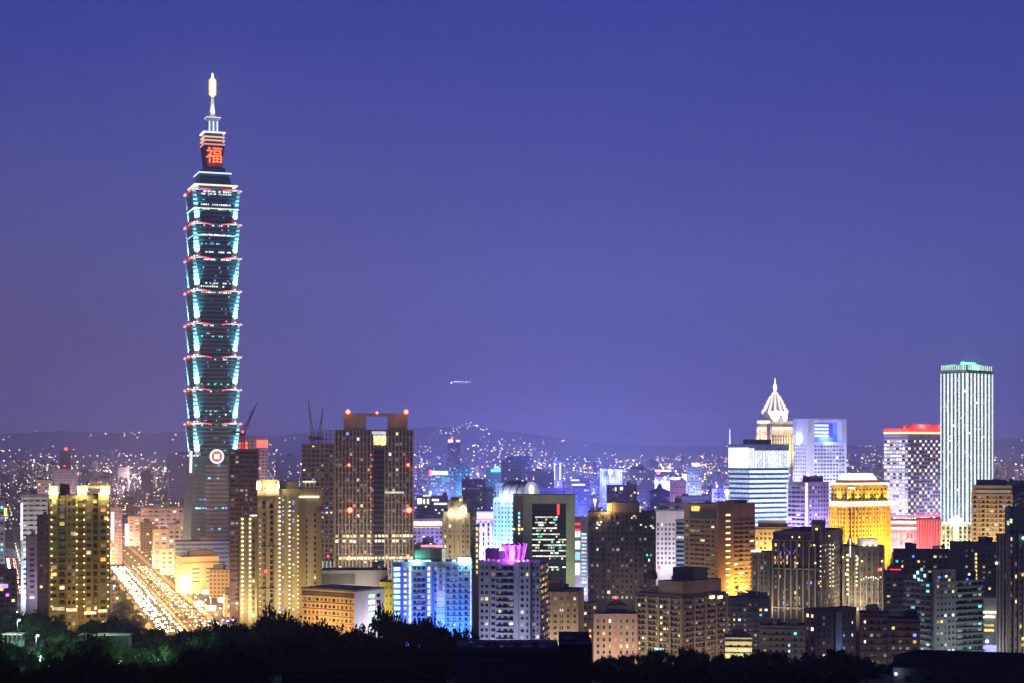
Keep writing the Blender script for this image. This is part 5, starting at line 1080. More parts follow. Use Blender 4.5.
for x, y, D, c, e in ((610, 474, 2880, (.2, .25, 1), 1.6e6), (506, 482, 3080, (.05, 1, .8), 1.6e5), (727, 494, 1780, (.3, .3, 1), 1e6), (665, 478, 2870, (.7, .6, 1), 1.1e6), (470, 500, 2400, (.3, .3, 1), 1.5e6), (560, 495, 2350, (.22, .22, 1), 1.5e6), (635, 500, 2200, (.25, .2, 1), 1.5e6), (690, 505, 2050, (.3, .2, 1), 9e5), (430, 510, 2100, (.35, .35, 1), 1e6), (530, 480, 2800, (.15, .3, 1), 1.6e6), (595, 500, 2100, (.25, .25, 1), 1e6), *GLOW):
    p = P(x, y, D); p.z = max(p.z, 12)
    mb = MB().bar((0, 0, 0), (0, 0, p.z - .8), .7, STEEL, .4); r_ = tag(link('added_glow_mast', None, None, (p.x, p.y, 0)), 'tall light mast added among the far city blocks to make the haze glow', 'light mast', 'light masts added in the far city')
    mb.obj('mast', r_); MB().box(-1.2, 1.2, -.5, .5, p.z - .78, p.z + .8, emit(c, 5, 0)).obj('lamp_head', r_); light('POINT', r_, (0, -3, p.z), e * .6, c, size=.6, name='added_glow_light')
FOOT.append((TOW.location.x, TOW.location.y, 60)); q_ = P(212, 590, 1390); FOOT.append((q_.x, q_.y, 62)); q_ = P(236, 590, 1360); FOOT.append((q_.x, q_.y, 40))

# ================================================================ the mass of the city
def city_mat():
    m = bpy.data.materials.new('city_block'); m.use_nodes = True; m.cycles.emission_sampling = 'NONE'
    t = m.node_tree; L = t.links; b = t.nodes['Principled BSDF']; b.inputs['Roughness'].default_value = .85
    def mt(op, a, c=None):
        n = t.nodes.new('ShaderNodeMath'); n.operation = op
        for i, v in enumerate((a, c)):
            if v is None: continue
            if isinstance(v, (int, float)): n.inputs[i].default_value = v
            else: L.new(v, n.inputs[i])
        return n.outputs[0]
    g = t.nodes.new('ShaderNodeNewGeometry'); oi = t.nodes.new('ShaderNodeObjectInfo'); tc = t.nodes.new('ShaderNodeTexCoord')
    rnd = mt('FRACT', mt('ADD', oi.outputs['Random'], g.outputs['Random Per Island']))
    s = t.nodes.new('ShaderNodeSeparateXYZ'); L.new(tc.outputs['Object'], s.inputs[0])
    u = mt('DIVIDE', mt('ADD', mt('ADD', s.outputs[0], s.outputs[1]), 1000.0), 3.4); v = mt('DIVIDE', mt('ADD', s.outputs[2], .4), 3.5)
    cb = t.nodes.new('ShaderNodeCombineXYZ'); L.new(mt('FLOOR', u), cb.inputs[0]); L.new(mt('FLOOR', v), cb.inputs[1]); L.new(mt('MULTIPLY', rnd, 317.0), cb.inputs[2])
    wn = t.nodes.new('ShaderNodeTexWhiteNoise'); wn.noise_dimensions = '3D'; L.new(cb.outputs[0], wn.inputs[0])
    sc = t.nodes.new('ShaderNodeSeparateColor'); L.new(wn.outputs['Color'], sc.inputs[0])
    inu = mt('LESS_THAN', mt('ABSOLUTE', mt('SUBTRACT', mt('FRACT', u), .5)), .29); inv = mt('LESS_THAN', mt('ABSOLUTE', mt('SUBTRACT', mt('FRACT', v), .5)), .24)
    sn = t.nodes.new('ShaderNodeSeparateXYZ'); L.new(g.outputs['Normal'], sn.inputs[0])
    side = mt('LESS_THAN', mt('ABSOLUTE', sn.outputs[2]), .5)
    win = mt('MULTIPLY', mt('MULTIPLY', inu, inv), side)
    thr = t.nodes.new('ShaderNodeMapRange'); L.new(mt('FRACT', mt('MULTIPLY', rnd, 7.3)), thr.inputs[0]); thr.inputs[3].default_value = .80; thr.inputs[4].default_value = .985
    lit = mt('MULTIPLY', win, mt('GREATER_THAN', sc.outputs[0], thr.outputs[0]))
    r = t.nodes.new('ShaderNodeValToRGB'); L.new(sc.outputs[1], r.inputs[0]); r.color_ramp.interpolation = 'CONSTANT'
    E = [(0, (1, .75, .38)), (.3, (1, .85, .6)), (.52, (.8, 1, .95)), (.7, (1, .62, .2)), (.82, (.35, .45, 1)), (.9, (.3, .95, 1)), (.95, (1, .35, .5))]
    while len(r.color_ramp.elements) < len(E): r.color_ramp.elements.new(.5)
    for e, (p, c) in zip(r.color_ramp.elements, E): e.position = p; e.color = (*c, 1)
    L.new(r.outputs[0], b.inputs['Emission Color'])
    L.new(mt('MULTIPLY', lit, mt('MULTIPLY', mt('ADD', sc.outputs[2], .3), 2.6)), b.inputs['Emission Strength'])
    w = t.nodes.new('ShaderNodeValToRGB'); L.new(mt('FRACT', mt('MULTIPLY', rnd, 3.7)), w.inputs[0])
    w.color_ramp.elements[0].color = (.10, .085, .08, 1); w.color_ramp.elements[1].color = (.42, .38, .36, 1); e = w.color_ramp.elements.new(.5); e.color = (.26, .20, .16, 1)
    mx = t.nodes.new('ShaderNodeMix'); mx.data_type = 'RGBA'; L.new(win, mx.inputs[0]); L.new(w.outputs[0], mx.inputs[6]); mx.inputs[7].default_value = (.03, .03, .035, 1)
    L.new(mx.outputs[2], b.inputs['Base Color'])
    return m
CITY = city_mat()
def block(mb, x, y, z, w, d, h, rt):
    c, s = math.cos(rt), math.sin(rt)
    def bx(x0, x1, y0, y1, z0, z1, mat):
        q = [(x0, y0), (x1, y0), (x1, y1), (x0, y1)]
        mb.prism([(x + a * c - b_ * s, y + a * s + b_ * c) for a, b_ in q], z0, z1, mat)
    bx(-w / 2, w / 2, -d / 2, d / 2, z, z + h, CITY)
    a = R.uniform(.2, .5); o = R.uniform(-.25, .25)
    bx(w * (o - a / 2), w * (o + a / 2), -d * .2, d * .3, z + h + .01, z + h + R.uniform(2.5, 5), ROOF)
    if R.random() < .4: bx(w * .3, w * .3 + 2, d * .1, d * .1 + 2, z + h + .01, z + h + 2.6, STEEL)
def free(x, y, r):
    if y < 2750 and (abs(x - rx(y)) < 30 + r or abs(x - lx(y)) < 15 + r): return False
    return all((x - a) ** 2 + (y - b_) ** 2 > (r + q) ** 2 for a, b_, q in FOOT)
n = 0; tries = 0
while n < 290 and tries < 20000:
    tries += 1
    y = R.uniform(1180, 2350); x = R.uniform(-.33, .33) * y
    w = R.uniform(14, 32); d = R.uniform(12, 24); r = math.hypot(w, d) / 2 * .85
    if not free(x, y, r): continue
    FOOT.append((x, y, r)); n += 1
    h = R.choice([14, 18, 22, 26, 30, 36, 42]) + R.uniform(-2, 2)
    if y < 1500: h = min(h, 24)
    t = MB(); block(t, 0, 0, 0, w, d, h, 0)
    o = t.obj('city_block'); o.location = (x, y, 0); o.rotation_euler = (0, 0, R.choice([.28, .3, .32, -.1, .5]))
    tag(o, 'plain low city block with scattered lit windows, packed between the taller buildings', 'building', 'low city blocks packed between the towers')
st = MB()
for k in range(3600):
    y = 2150 + (R.random() ** 1.25) * 7600; x = R.uniform(-.36, .36) * y
    w = R.uniform(16, 46); d = R.uniform(14, 30); h = R.choice([14, 18, 20, 26, 30, 38, 46]) * R.uniform(.8, 1.15) * (R.uniform(1.7, 2.5) if R.random() < .09 else 1)
    if y < 3500 and not free(x, y, max(w, d) * .55): continue
    block(st, x, y, 0, w, d, h, R.choice([.28, .3, .1, .5]))
tag(st.obj('distant_city'), kind='stuff')
LC_ = [(emit((1, .60, .20), 9, .6), 34), (emit((1, .82, .5), 9, .6), 30), (emit((.85, .95, 1), 8, .6), 18), (emit((1, .08, .06), 5, .5), 7), (emit((.2, .3, 1), 7, .5), 6), (emit((.2, 1, .85), 5, .5), 4), (emit((.8, .2, 1), 6, .5), 3)]
pool = [m for m, k in LC_ for _ in range(k)]
cl = MB(); cent = [(R.uniform(-.32, .32), R.uniform(2200, 9500)) for _ in range(70)]
for k in range(4600):
    if R.random() < .5:
        c = R.choice(cent); y = c[1] * R.uniform(.97, 1.03); x = c[0] * c[1] + R.gauss(0, 60)
    else:
        y = 1500 + (R.random() ** .9) * 8600; x = R.uniform(-.33, .33) * y
    if y < 2750 and (abs(x - rx(y)) < 26 or abs(x - lx(y)) < 12): continue
    r = y / F * R.choice([.28, .32, .38, .48, .65]); z = R.uniform(16, 52) if y > 2200 else R.uniform(8, 34)
    cl.raw([(x, y, z - r), (x + r, y, z), (x, y + r, z), (x - r, y, z), (x, y - r, z), (x, y, z + r)], [(0, 1, 4), (0, 4, 3), (0, 3, 2), (0, 2, 1), (5, 4, 1), (5, 3, 4), (5, 2, 3), (5, 1, 2)], (R.choice(pool[-13:]) if 405 < 512 + x / y * F < 740 and y < 5200 and R.random() < .4 else R.choice(pool)))
tag(cl.obj('city_lights'), kind='stuff')
hl = MB()
def hill_light(x, dy, r, up):
    dn = D0 * (1 + dy / D0 * .5); px_ = (x - 512) / F * dn; z = hill_z(x, dy) + up
    hl.box(px_ - r, px_ + r, D0 + dy - r, D0 + dy + r, z, z + 1.6 * r, R.choice(pool[:78]))
for x0, x1, d0, d1, k in ((0, 60, -1500, -100, 4), (70, 115, -600, -100, 6), (115, 180, -700, -60, 11), (260, 300, -2600, -700, 10), (412, 430, -500, -40, 9), (430, 470, -600, -20, 22), (468, 490, -300, 0, 10), (470, 530, -2600, -700, 40), (540, 600, -900, -50, 7), (725, 735, -600, 0, 4), (846, 870, -2000, -100, 10), (995, 1024, -3000, -100, 16)):
    for _ in range(k): hill_light(R.uniform(x0, x1), R.uniform(d0, d1), R.uniform(2.6, 5), 2)
for _ in range(1250):
    x = R.uniform(-5, 1030)
    if R.random() < .4: x = R.choice((90, 280, 430, 520, 640, 700, 860, 1000)) + R.gauss(0, 22)
    hill_light(x, -6600 + 4700 * R.random() ** 1.35, R.uniform(1.6, 4.0), R.uniform(3, 24))
tag(hl.obj('hillside_lights'), kind='stuff')

# ================================================================ cranes and the aeroplane
def crane(x, y_base, y_mast, tip, D, label, light_on):
    p = P(x, y_base, D); r_ = tag(link('tower_crane', None, None, p), label, 'crane')
    s = D / F; hm_ = (y_base - y_mast) * s; tx, tzv = (tip[0] - x) * s, (y_base - tip[1]) * s
    m = MB()
    for dx in (-.9, .9):
        for dy in (-.9, .9): m.bar((dx, dy, 0), (dx, dy, hm_), .7, STEEL)
    k = 0
    while k < hm_ - 2:
        for dy in (-.9, .9): m.bar((-.9, dy, k), (.9, dy, k + 2), .25, STEEL)
        k += 2
    m.obj('mast', r_)
    MB().box(-2.4, 2.4, -1.6, 1.6, hm_ + .01, hm_ + 2.6, STEEL).obj('cab', r_)
    j = MB(); a = Vector((0, 0, hm_ + 2)); e = Vector((tx, 0, tzv)); d = (e - a); nrm = Vector((-d.z, 0, d.x)).normalized() * 1.1
    for off in (nrm, -nrm): j.bar(a + off, e, .8, STEEL, .6)
    n_ = 9
    for q in range(n_):
        f0, f1 = q / n_, (q + 1) / n_; sg = 1 if q % 2 else -1
        j.bar(a + d * f0 + nrm * sg * (1 - f0), a + d * f1 - nrm * sg * (1 - f1), .45, STEEL)
    j.obj('jib', r_)
    back = -1 if tx > 0 else 1
    MB().bar((0, 0, hm_ + 2.5), (back * 7, 0, hm_ + 2.5), 1.0, STEEL).box(back * 7 - 1.5, back * 7 + 1.5, -1.2, 1.2, hm_ + .8, hm_ + 3.6, CONC).obj('counter_jib', r_)
    fr = MB().bar((0, 0, hm_ + 2), (back * 4, 0, hm_ + 10), .45, STEEL); fr.bar((back * 4, 0, hm_ + 10), a + d * .8, .18, STEEL).bar((back * 4, 0, hm_ + 10), (back * 7, 0, hm_ + 2.5), .2, STEEL); fr.obj('a_frame', r_)
    if light_on: MB().ball((0, -2, hm_ + 3), .9, LR).obj('warning_light', r_)
crane(313, 444, 441, (308, 399), 1435, 'left crane of the pair on the unfinished tower, jib raised leaning left', False)
crane(319, 444, 440, (323, 408), 1445, 'right crane of the pair on the unfinished tower, jib raised leaning right', False)
crane(243, 449, 436, (257, 403), 1262, 'crane with a red lamp on the dark unlit tower beside the tall tower', True)

pl = P(461, 382, 3000); AP = tag(link('aeroplane', None, None, pl, rad(8)), 'small white airliner flying level in the empty sky above the city', 'aeroplane')
AWH = wall((.7, .7, .72), .4); m = MB(); prof = [(.2, -19), (1.2, -17.5), (1.9, -15), (2, 8), (1.6, 13), (.5, 19)]; n = 12
vs = [(z, r * math.cos(2 * math.pi * i / n), r * math.sin(2 * math.pi * i / n)) for r, z in prof for i in range(n)]
m.raw(vs, [(k * n + i, k * n + (i + 1) % n, (k + 1) * n + (i + 1) % n, (k + 1) * n + i) for k in range(len(prof) - 1) for i in range(n)] + [tuple(range(n)), tuple(range((len(prof) - 1) * n, len(prof) * n))[::-1]], AWH); m.obj('fuselage', AP)
for sg in (-1, 1):
    MB().raw([(-3, sg * 1.5, -.8), (4, sg * 1.5, -.8), (8.5, sg * 17, .6), (6, sg * 17, .6), (-3, sg * 1.5, -.3), (4, sg * 1.5, -.3), (8.5, sg * 17, .8), (6, sg * 17, .8)], [(0, 1, 2, 3), (7, 6, 5, 4), (0, 4, 5, 1), (1, 5, 6, 2), (2, 6, 7, 3), (3, 7, 4, 0)], AWH).obj('wing', AP)
    MB().raw([(14, sg * .6, .8), (17, sg * .6, .8), (18.5, sg * 6, 1.2), (17, sg * 6, 1.2), (14, sg * .6, 1.1), (17, sg * .6, 1.1), (18.5, sg * 6, 1.35), (17, sg * 6, 1.35)], [(0, 1, 2, 3), (7, 6, 5, 4), (0, 4, 5, 1), (1, 5, 6, 2), (2, 6, 7, 3), (3, 7, 4, 0)], AWH).obj('tailplane', AP)
    MB().bar((-2.5, sg * 5.5, -1.9), (1.5, sg * 5.5, -1.7), 1.7, AWH, 1.3).obj('engine', AP)
    MB().ball((7.5, sg * 17.2, .7), .5, RED if sg > 0 else LG, 6).obj('navigation_light', AP)
    MB().box(-14, 11, sg * 2.0 - .05, sg * 2.0 + .05, .35, .8, emit((1, .95, .85), 2.5, .1)).obj('cabin_windows', AP)
MB().raw([(13, -.2, 1), (17.5, -.2, 1), (19.5, -.2, 6.5), (17, -.2, 6.5), (13, .2, 1), (17.5, .2, 1), (19.5, .2, 6.5), (17, .2, 6.5)], [(0, 1, 2, 3), (7, 6, 5, 4), (0, 4, 5, 1), (1, 5, 6, 2), (2, 6, 7, 3), (3, 7, 4, 0)], AWH).obj('tail_fin', AP)
MB().ball((-17, 0, -1.6), .9, emit((1, .97, .9), 8, 0), 6).obj('landing_light', AP)

# ================================================================ streets: lamps, cars, trees
LEAF = []
for c in ((.030, .050, .018), (.045, .062, .022), (.02, .036, .016)):
    m = wall(c, .8, var=.5, scale=.4); LEAF.append(m)
BARK = wall((.07, .05, .035))
def crown_mesh(seed, nleaf, ls, sparse=1.):
    q = random.Random(seed); m = MB(); cl_ = []
    for _ in range(15):
        a = q.uniform(0, 2 * math.pi); e = q.uniform(-.3, 1); rr = q.uniform(.35, .86)
        cl_.append((rr * math.cos(a) * math.cos(e), rr * math.sin(a) * math.cos(e), .62 + .36 * math.sin(e) * rr + q.uniform(-.08, .1), q.uniform(.17, .36) * sparse, q.choice(LEAF)))
    for _ in range(nleaf):
        cx, cy, cz_, cr, mt = q.choice(cl_)
        d = Vector((q.gauss(0, 1), q.gauss(0, 1), q.gauss(0, .8))).normalized() * cr * q.uniform(.35, 1.12)
        p = Vector((cx, cy, cz_)) + Vector((d.x, d.y, d.z * .62))
        a = Vector((q.gauss(0, 1), q.gauss(0, 1), q.gauss(0, 1))).normalized(); b_ = a.orthogonal().normalized(); s = ls * q.uniform(.6, 1.4)
        m.raw([p - a * s, p + b_ * s * .5, p + a * s, p - b_ * s * .5], [(0, 1, 2, 3)], mt)
    return m.mesh('crown')
def trunk_mesh(seed):
    q = random.Random(seed); m = MB(); m.bar((0, 0, -.06), (.02, 0, .32), .075, BARK, .05)
    for k in range(5):
        a = 2 * math.pi * k / 5 + q.uniform(-.3, .3); m.bar((.02, 0, .28), (.45 * math.cos(a), .45 * math.sin(a), .62 + q.uniform(-.06, .12)), .038, BARK, .012)
    return m.mesh('trunk')
CRN = [crown_mesh(k, 2600, .052) for k in range(6)]; CRS = [crown_mesh(20 + k, 700, .065, .9) for k in range(3)]; TRK = [trunk_mesh(k) for k in range(4)]
def tree(x, y, z, h, w, label, group, sparse=False):
    t = tag(link('tree', None, None, (x, y, z), R.uniform(0, 6.28)), label, 'tree', group); t.scale = (w / 2, w / 2, h)
    link('crown', R.choice(CRS if sparse else CRN), t); link('trunk', R.choice(TRK), t)
    return t
def copy_tree(o, parent=None):
    c = o.copy(); COL.objects.link(c); c.parent = parent
    for ch in list(o.children): copy_tree(ch, c)
    return c
def street_lamp(x, y, z, h, rot, col, e, label, group, r=.55, reach=2.4, strength=10):
    t = tag(link('street_lamp', None, None, (x, y, z), rot), label, 'street lamp', group)
    MB().bar((0, 0, 0), (0, 0, h), .24, STEEL, .14).bar((0, 0, h), (reach, 0, h + .5), .14, STEEL, .1).obj('pole', t)
    MB().box(reach - .7, reach + .7, -.35, .35, h + .35, h + .62, STEEL).obj('lamp_head', t)
    MB().ball((reach, 0, h + .1), r, emit(col, strength, 0), 6, .6).obj('bulb', t)
    light('POINT', t, (reach, 0, h - .8), e, col, size=.4, name='street_light')
    return t
SOD = (1, .46, .09)
d = 1170
while d < 2450:
    f = 1 if d < 1500 else .8
    for o, rot in ((-24, 0), (24, math.pi)):
        street_lamp(rx(d) + o, d, .2, 10, rot, SOD if R.random() < .8 else (1, .85, .6), 4.2e4 * f, 'sodium street lamp lining the glowing boulevard', 'street lamps along the boulevard')
    street_lamp(rx(d + 18), d + 18, .2, 11, 0, (1, .56, .16), 5.2e4 * f, 'sodium street lamp lining the glowing boulevard', 'street lamps along the boulevard')
    d += 36 if d < 1700 else 60
d = 1240
while d < 2200:
    street_lamp(lx(d) + 10, d, .2, 8, math.pi, (.8, .9, 1) if int(d) % 3 else (1, .8, .5), 2.4e4, 'white street lamp along the narrow side street', 'street lamps along the narrow side street', strength=6); d += 55
def make_car(c):
    t = link('parked_car', None)
    t.name = 'car'
    b = MB(); paint = wall(c, .35)
    b.raw([(-.88, -2.2, .35), (.88, -2.2, .35), (.88, 2.2, .35), (-.88, 2.2, .35), (-.9, -2.1, .9), (.9, -2.1, .9), (.9, 2.1, .95), (-.9, 2.1, .95)], [(3, 2, 1, 0), (4, 5, 6, 7), (0, 1, 5, 4), (1, 2, 6, 5), (2, 3, 7, 6), (3, 0, 4, 7)], paint)
    b.obj('body', t)
    MB().raw([(-.85, -1.0, .92), (.85, -1.0, .92), (.85, 1.8, .96), (-.85, 1.8, .96), (-.7, -.3, 1.45), (.7, -.3, 1.45), (.7, 1.3, 1.45), (-.7, 1.3, 1.45)], [(4, 5, 6, 7), (0, 1, 5, 4), (1, 2, 6, 5), (2, 3, 7, 6), (3, 0, 4, 7)], GL).obj('cabin', t)
    for sx in (-1, 1):
        for y in (-1.35, 1.35): MB().bar((sx * .95, y, .33), (sx * .7, y, .33), .6, DARK).obj('wheel', t)
        MB().ball((sx * .62, -2.2, .66), .42, emit((1, .86, .55), 45, 0), 6).obj('headlight', t)
        MB().ball((sx * .66, 2.2, .75), .36, emit((1, .07, .03), 12, 0), 6).obj('tail_light', t)
    return t
protos = [make_car(c) for c in ((.7, .7, .7), (.06, .06, .07), (.35, .04, .03), (.75, .55, .05))]
names = ['white car driving on the lit streets', 'black car driving on the lit streets', 'dark red car driving on the lit streets', 'yellow taxi driving on the lit streets']
used = [False] * 4
def car(x, y, rot):
    i = R.choice((0, 0, 1, 1, 2, 3))
    o = copy_tree(protos[i]) if used[i] else protos[i]; used[i] = True
    o.location = (x, y, .062); o.rotation_euler = (0, 0, rot); tag(o, names[i], 'car', names[i].split(' driving')[0] + 's in the street traffic')
for lane, sgn in ((-20, 1), (-16.5, 1), (-11.5, 1), (-5, 1), (5, -1), (11.5, -1), (16.5, -1), (20, -1)):
    d = R.uniform(1180, 1200)
    while d < 1860:
        car(rx(d) + lane * .95 + R.uniform(-.9, .9), d, math.atan(.287) + (0 if sgn > 0 else math.pi) + 0); d += R.uniform(13, 33)
xa_ = rx(1350) + 23.2
m = MB().box(xa_, xa_ + 110, 1338, 1362, 0, .055, ASPH); tag(m.obj('cross_street'), kind='structure')
for k in range(5):
    for o, rot in ((-13, math.pi / 2), (13, -math.pi / 2)):
        street_lamp(xa_ + 8 + k * 19, 1350 + o, 0, 9, rot, (1, .62, .24) if k % 2 else (.9, .92, 1), 1.6e4, 'street lamp of the short side road right of the glowing boulevard', 'street lamps of the short side road')
for k in range(11):
    car(xa_ + 6 + k * 8.6, 1350 + (4.5 if k % 2 else -4.5), math.pi / 2 if k % 2 else -math.pi / 2)
for lane, sgn in ((-3.5, 1), (3.5, -1)):
    d = 1230
    while d < 2000:
        car(lx(d) + lane, d, math.atan(.305) + (0 if sgn > 0 else math.pi)); d += R.uniform(16, 40)
for x, y, D, c, e, lab in ((228, 602, 1340, (1, .66, .2), 5e4, 'bright sodium lamp standing right of the tan box building'), (191, 590, 1440, (1, .7, .25), 1.2e4, 'sodium lamp directly before the tan box building'), (113, 586, 1270, (.75, .9, 1), 1.5e4, 'blue white lamp among trees right of the ochre apartments'), (116, 598, 1215, (1, .72, .3), 2e4, 'amber lamp among trees right of the ochre apartments')):
    p = P(x, y, D); street_lamp(p.x, p.y, 0, p.z, 0, c, e, lab, None, .8, .9, 9)
for d in range(1190, 1640, 42):
    tree(rx(d) - 31 - R.uniform(0, 3), d, 0, R.uniform(7, 11), R.uniform(8, 11), 'leafy roadside tree along the kerb of the glowing boulevard', 'roadside trees of the boulevard')
    if d % 4 < 2: tree(rx(d), d + 9, .2, R.uniform(5, 7), R.uniform(4, 6), 'leafy roadside tree along the kerb of the glowing boulevard', 'roadside trees of the boulevard')
# small lit stalls and shop fronts beside the boulevard
for i, (x, y, D, c, lab) in enumerate(((200, 584, 1560, (.8, .9, 1), 'white lit kiosk'), (207, 588, 1500, (.5, .95, 1), 'cyan lit kiosk'), (223, 596, 1420, (.9, .95, 1), 'bluish lit kiosk'), (188, 578, 1620, (1, .8, .5), 'warm lit kiosk'), (199, 600, 1380, (1, .5, .3), 'orange lit kiosk'), (211, 603, 1340, (1, .3, .2), 'red lit kiosk'), (178, 571, 1700, (1, .95, .8), 'cream lit kiosk'))):
    p = P(x, y, D); t = tag(link('kiosk', None, None, (p.x, p.y, 0), rad(20)), lab + ' at the right edge of the glowing boulevard', 'kiosk')
    MB().box(-4, 4, 0, 6, 0, 3.6, CONC).obj('wall', t); MB().box(-4.4, 4.4, -1.4, 6.2, 3.61, 4, wall((.3, .3, .32))).obj('roof', t); MB().box(-3.8, 3.8, -.3, -.02, 2.3, 3.5, emit(c, 4, .1)).obj('sign_board', t); MB().box(-3.4, 3.4, -.15, -.03, .4, 2.2, emit(c, 2, .2)).obj('shop_front', t)
    light('POINT', t, (0, -3, 3), 8e3, c, size=.4)
# event marquee with violet lights behind the dark trees
for i, (x, y, D, c, lab) in enumerate(((222, 620, 1130, (.25, .15, 1), 'blue violet lamp'), (227, 621, 1125, (.3, .3, 1), 'pale blue lamp'), (232, 620, 1130, (.5, .2, 1), 'violet lamp'), (209, 621, 1140, (.2, .2, 1), 'deep blue lamp'), (249, 625, 1080, (.6, .3, 1), 'lilac lamp'), (258, 622, 1090, (.9, .8, .5), 'cream lamp'))):
    p = P(x, y, D); street_lamp(p.x, p.y, 0, p.z, .4 * i, c, 1.2e4, lab + ' glowing behind the dark foreground trees', None, .9, .6, 6)

# dark wooded slope below the viewer
TOPS = [(-30, 622), (0, 630), (12, 645), (45, 652), (60, 632), (95, 629), (118, 640), (150, 640), (178, 637), (200, 631), (232, 630), (262, 628), (276, 622), (300, 624), (345, 629), (375, 635), (390, 634), (410, 640), (440, 641), (462, 644), (480, 655), (530, 668), (590, 668), (598, 652), (640, 655), (655, 648), (690, 651), (740, 654), (770, 650), (805, 656), (835, 648), (860, 660), (885, 668), (1060, 672)]
for row, (D, dx, drop) in enumerate(((470, 15, 0), (425, 15, 3), (375, 16, 9), (325, 18, 15), (280, 20, 20), (240, 24, 26))):
    x = -40 + R.uniform(0, 10)
    while x < 1060:
        yt = lerp(TOPS, x) + drop + R.uniform(-3, 7); Dd = D + R.uniform(-14, 14)
        left = x < 195
        if left: yt += 2 + drop * .3
        p = P(x, yt, Dd); g_ = gh(p.x, p.y); h = p.z - g_
        okb = not (440 < x < 610 and D < 300) and not (880 < x and D < 410) and not (250 < x < 460 and D < 290)
        if left and D > 440: okb = False
        if okb and h > 2.2:
            h = min(h, 15); z = p.z - h
            tree(p.x, p.y, min(z, g_) if z - g_ < 2 else z - (z - g_), p.z - g_ if z - g_ >= 2 else h, R.uniform(.75, 1.1) * max(6, min(h, 13)), 'dark leafy tree in the wooded slope at the bottom of the view', 'trees of the dark foreground slope')
        x += dx * R.uniform(.75, 1.25)
for x, yt, D in ((396, 612, 452), (405, 616, 440), (415, 619, 448), (428, 622, 455), (437, 618, 438), (447, 623, 450), (456, 626, 444), (468, 630, 452), (204, 624, 470), (214, 621, 466), (226, 619, 472), (239, 621, 463), (249, 618, 474), (302, 616, 468), (312, 619, 472), (330, 622, 465), (352, 622, 470), (366, 626, 463), (388, 608, 458), (422, 613, 452), (272, 608, 470), (283, 612, 462), (290, 615, 474), (258, 618, 470)):
    p = P(x, yt, D); g_ = gh(p.x, p.y); tree(p.x, p.y, g_, p.z - g_, max(7, (p.z - g_) * R.uniform(.6, .85)), 'thin open crowned tree silhouetted against the lit buildings', 'thin trees along the crest of the slope', True)
for D, pts, dx in ((606, ((-20, 611), (25, 612), (50, 616), (70, 626), (88, 618), (122, 617), (135, 628), (170, 631), (200, 628), (235, 623)), 10), (548, ((-20, 640), (8, 634), (28, 646), (60, 634), (110, 644), (140, 640), (200, 634)), 19), (515, ((-20, 642), (30, 650), (60, 642), (100, 648), (140, 644), (200, 638)), 12), (490, ((-20, 646), (50, 652), (90, 650), (140, 648), (200, 640)), 11)):
    x = -30
    while x < 240:
        yt = lerp(pts, x) + R.uniform(-2, 4); Dd = D + R.uniform(-8, 8); p = P(x, yt, Dd); g_ = min(gh(p.x, p.y), gh(p.x, p.y + 4)); h = p.z - g_
        if h > 2 and not (D == 606 and (30 < x < 46 or 55 < x < 82)) and not (D == 548 and (72 < x < 135 or -2 < x < 24)) and not (D == 515 and (30 < x < 42 or 84 < x < 104)): tree(p.x, p.y, g_, h, R.uniform(.9, 1.3) * max(5, h), 'dark rounded tree round the lit park on the left', 'trees of the park on the left')
        x += dx * R.uniform(.8, 1.25)
for x, yt, D in ((848, 662, 432), (858, 664, 450), (868, 665, 438), (876, 667, 446), (884, 668, 436), (892, 668, 452), (900, 669, 440)):
    p = P(x, yt, D); g_ = gh(p.x, p.y); tree(p.x, p.y, g_ - .1, max(3, p.z - g_), 7.5, 'dark leafy tree in the wooded slope at the bottom of the view', 'trees of the dark foreground slope')
# trees in the city
for x, y, D in ((118, 600, 1190), (124, 590, 1240), (111, 606, 1160), (128, 612, 1120), (120, 612, 1130), (104, 620, 1080), (197, 574, 1640), (203, 578, 1600), (208, 573, 1660), (34, 590, 1200), (41, 596, 1180), (26, 560, 1500), (46, 604, 1110), (36, 606, 1110), (30, 612, 1080), (95, 614, 1100), (660, 556, 1420), (668, 558, 1400), (735, 588, 1130), (742, 592, 1120), (728, 590, 1120), (640, 560, 1400)):
    p = P(x, y, D); h = max(7, min(16, p.z)); tree(p.x, p.y, 0, h, h * 1.1, 'bushy street tree standing between the city blocks', 'street trees between the city blocks')
# the lit park on the left
for x, y, D, lab in ((17.5, 620.5, 575, 'tall greenish park lamp, the left one of two in the lit park'), (36, 636, 530, 'lower greenish park lamp, the right one of two in the lit park')):
    p = P(x, y, D); g_ = gh(p.x, p.y); street_lamp(p.x, p.y, g_, p.z - g_, .5, (.62, 1, .86), 9e3, lab, None, .42, .5, 14)
for x0, x1, y, D, lab in ((78, 130, 634.5, 560, 'long low park pavilion with a pale roof behind dark shrubs'), (2, 22, 634, 585, 'small flat roofed park shelter by the left lamp')):
    a, c = P(x0, y, D), P(x1, y, D); g_ = gh(a.x, a.y); t = tag(link('pavilion', None, None, ((a.x + c.x) / 2, D, g_)), lab, 'pavilion'); w = (c.x - a.x) / 2; hh = a.z - g_
    MB().box(-w, w, 0, 5, hh - .4, hh, wall((.5, .5, .42))).obj('roof', t)
    for k in range(5): MB().box(-w + .3 + k * (2 * w - .8) / 4, -w + .5 + k * (2 * w - .8) / 4, .3, .5, 0, hh - .41, CONC).obj('post', t)
    MB().box(-w + .5, w - .5, 4.4, 4.7, 0, hh - .41, wall((.3, .42, .32))).obj('back_wall', t)
    light('POINT', t, (0, -3, hh + 3.5), 1.6e3, (.8, 1, .7), size=.3)
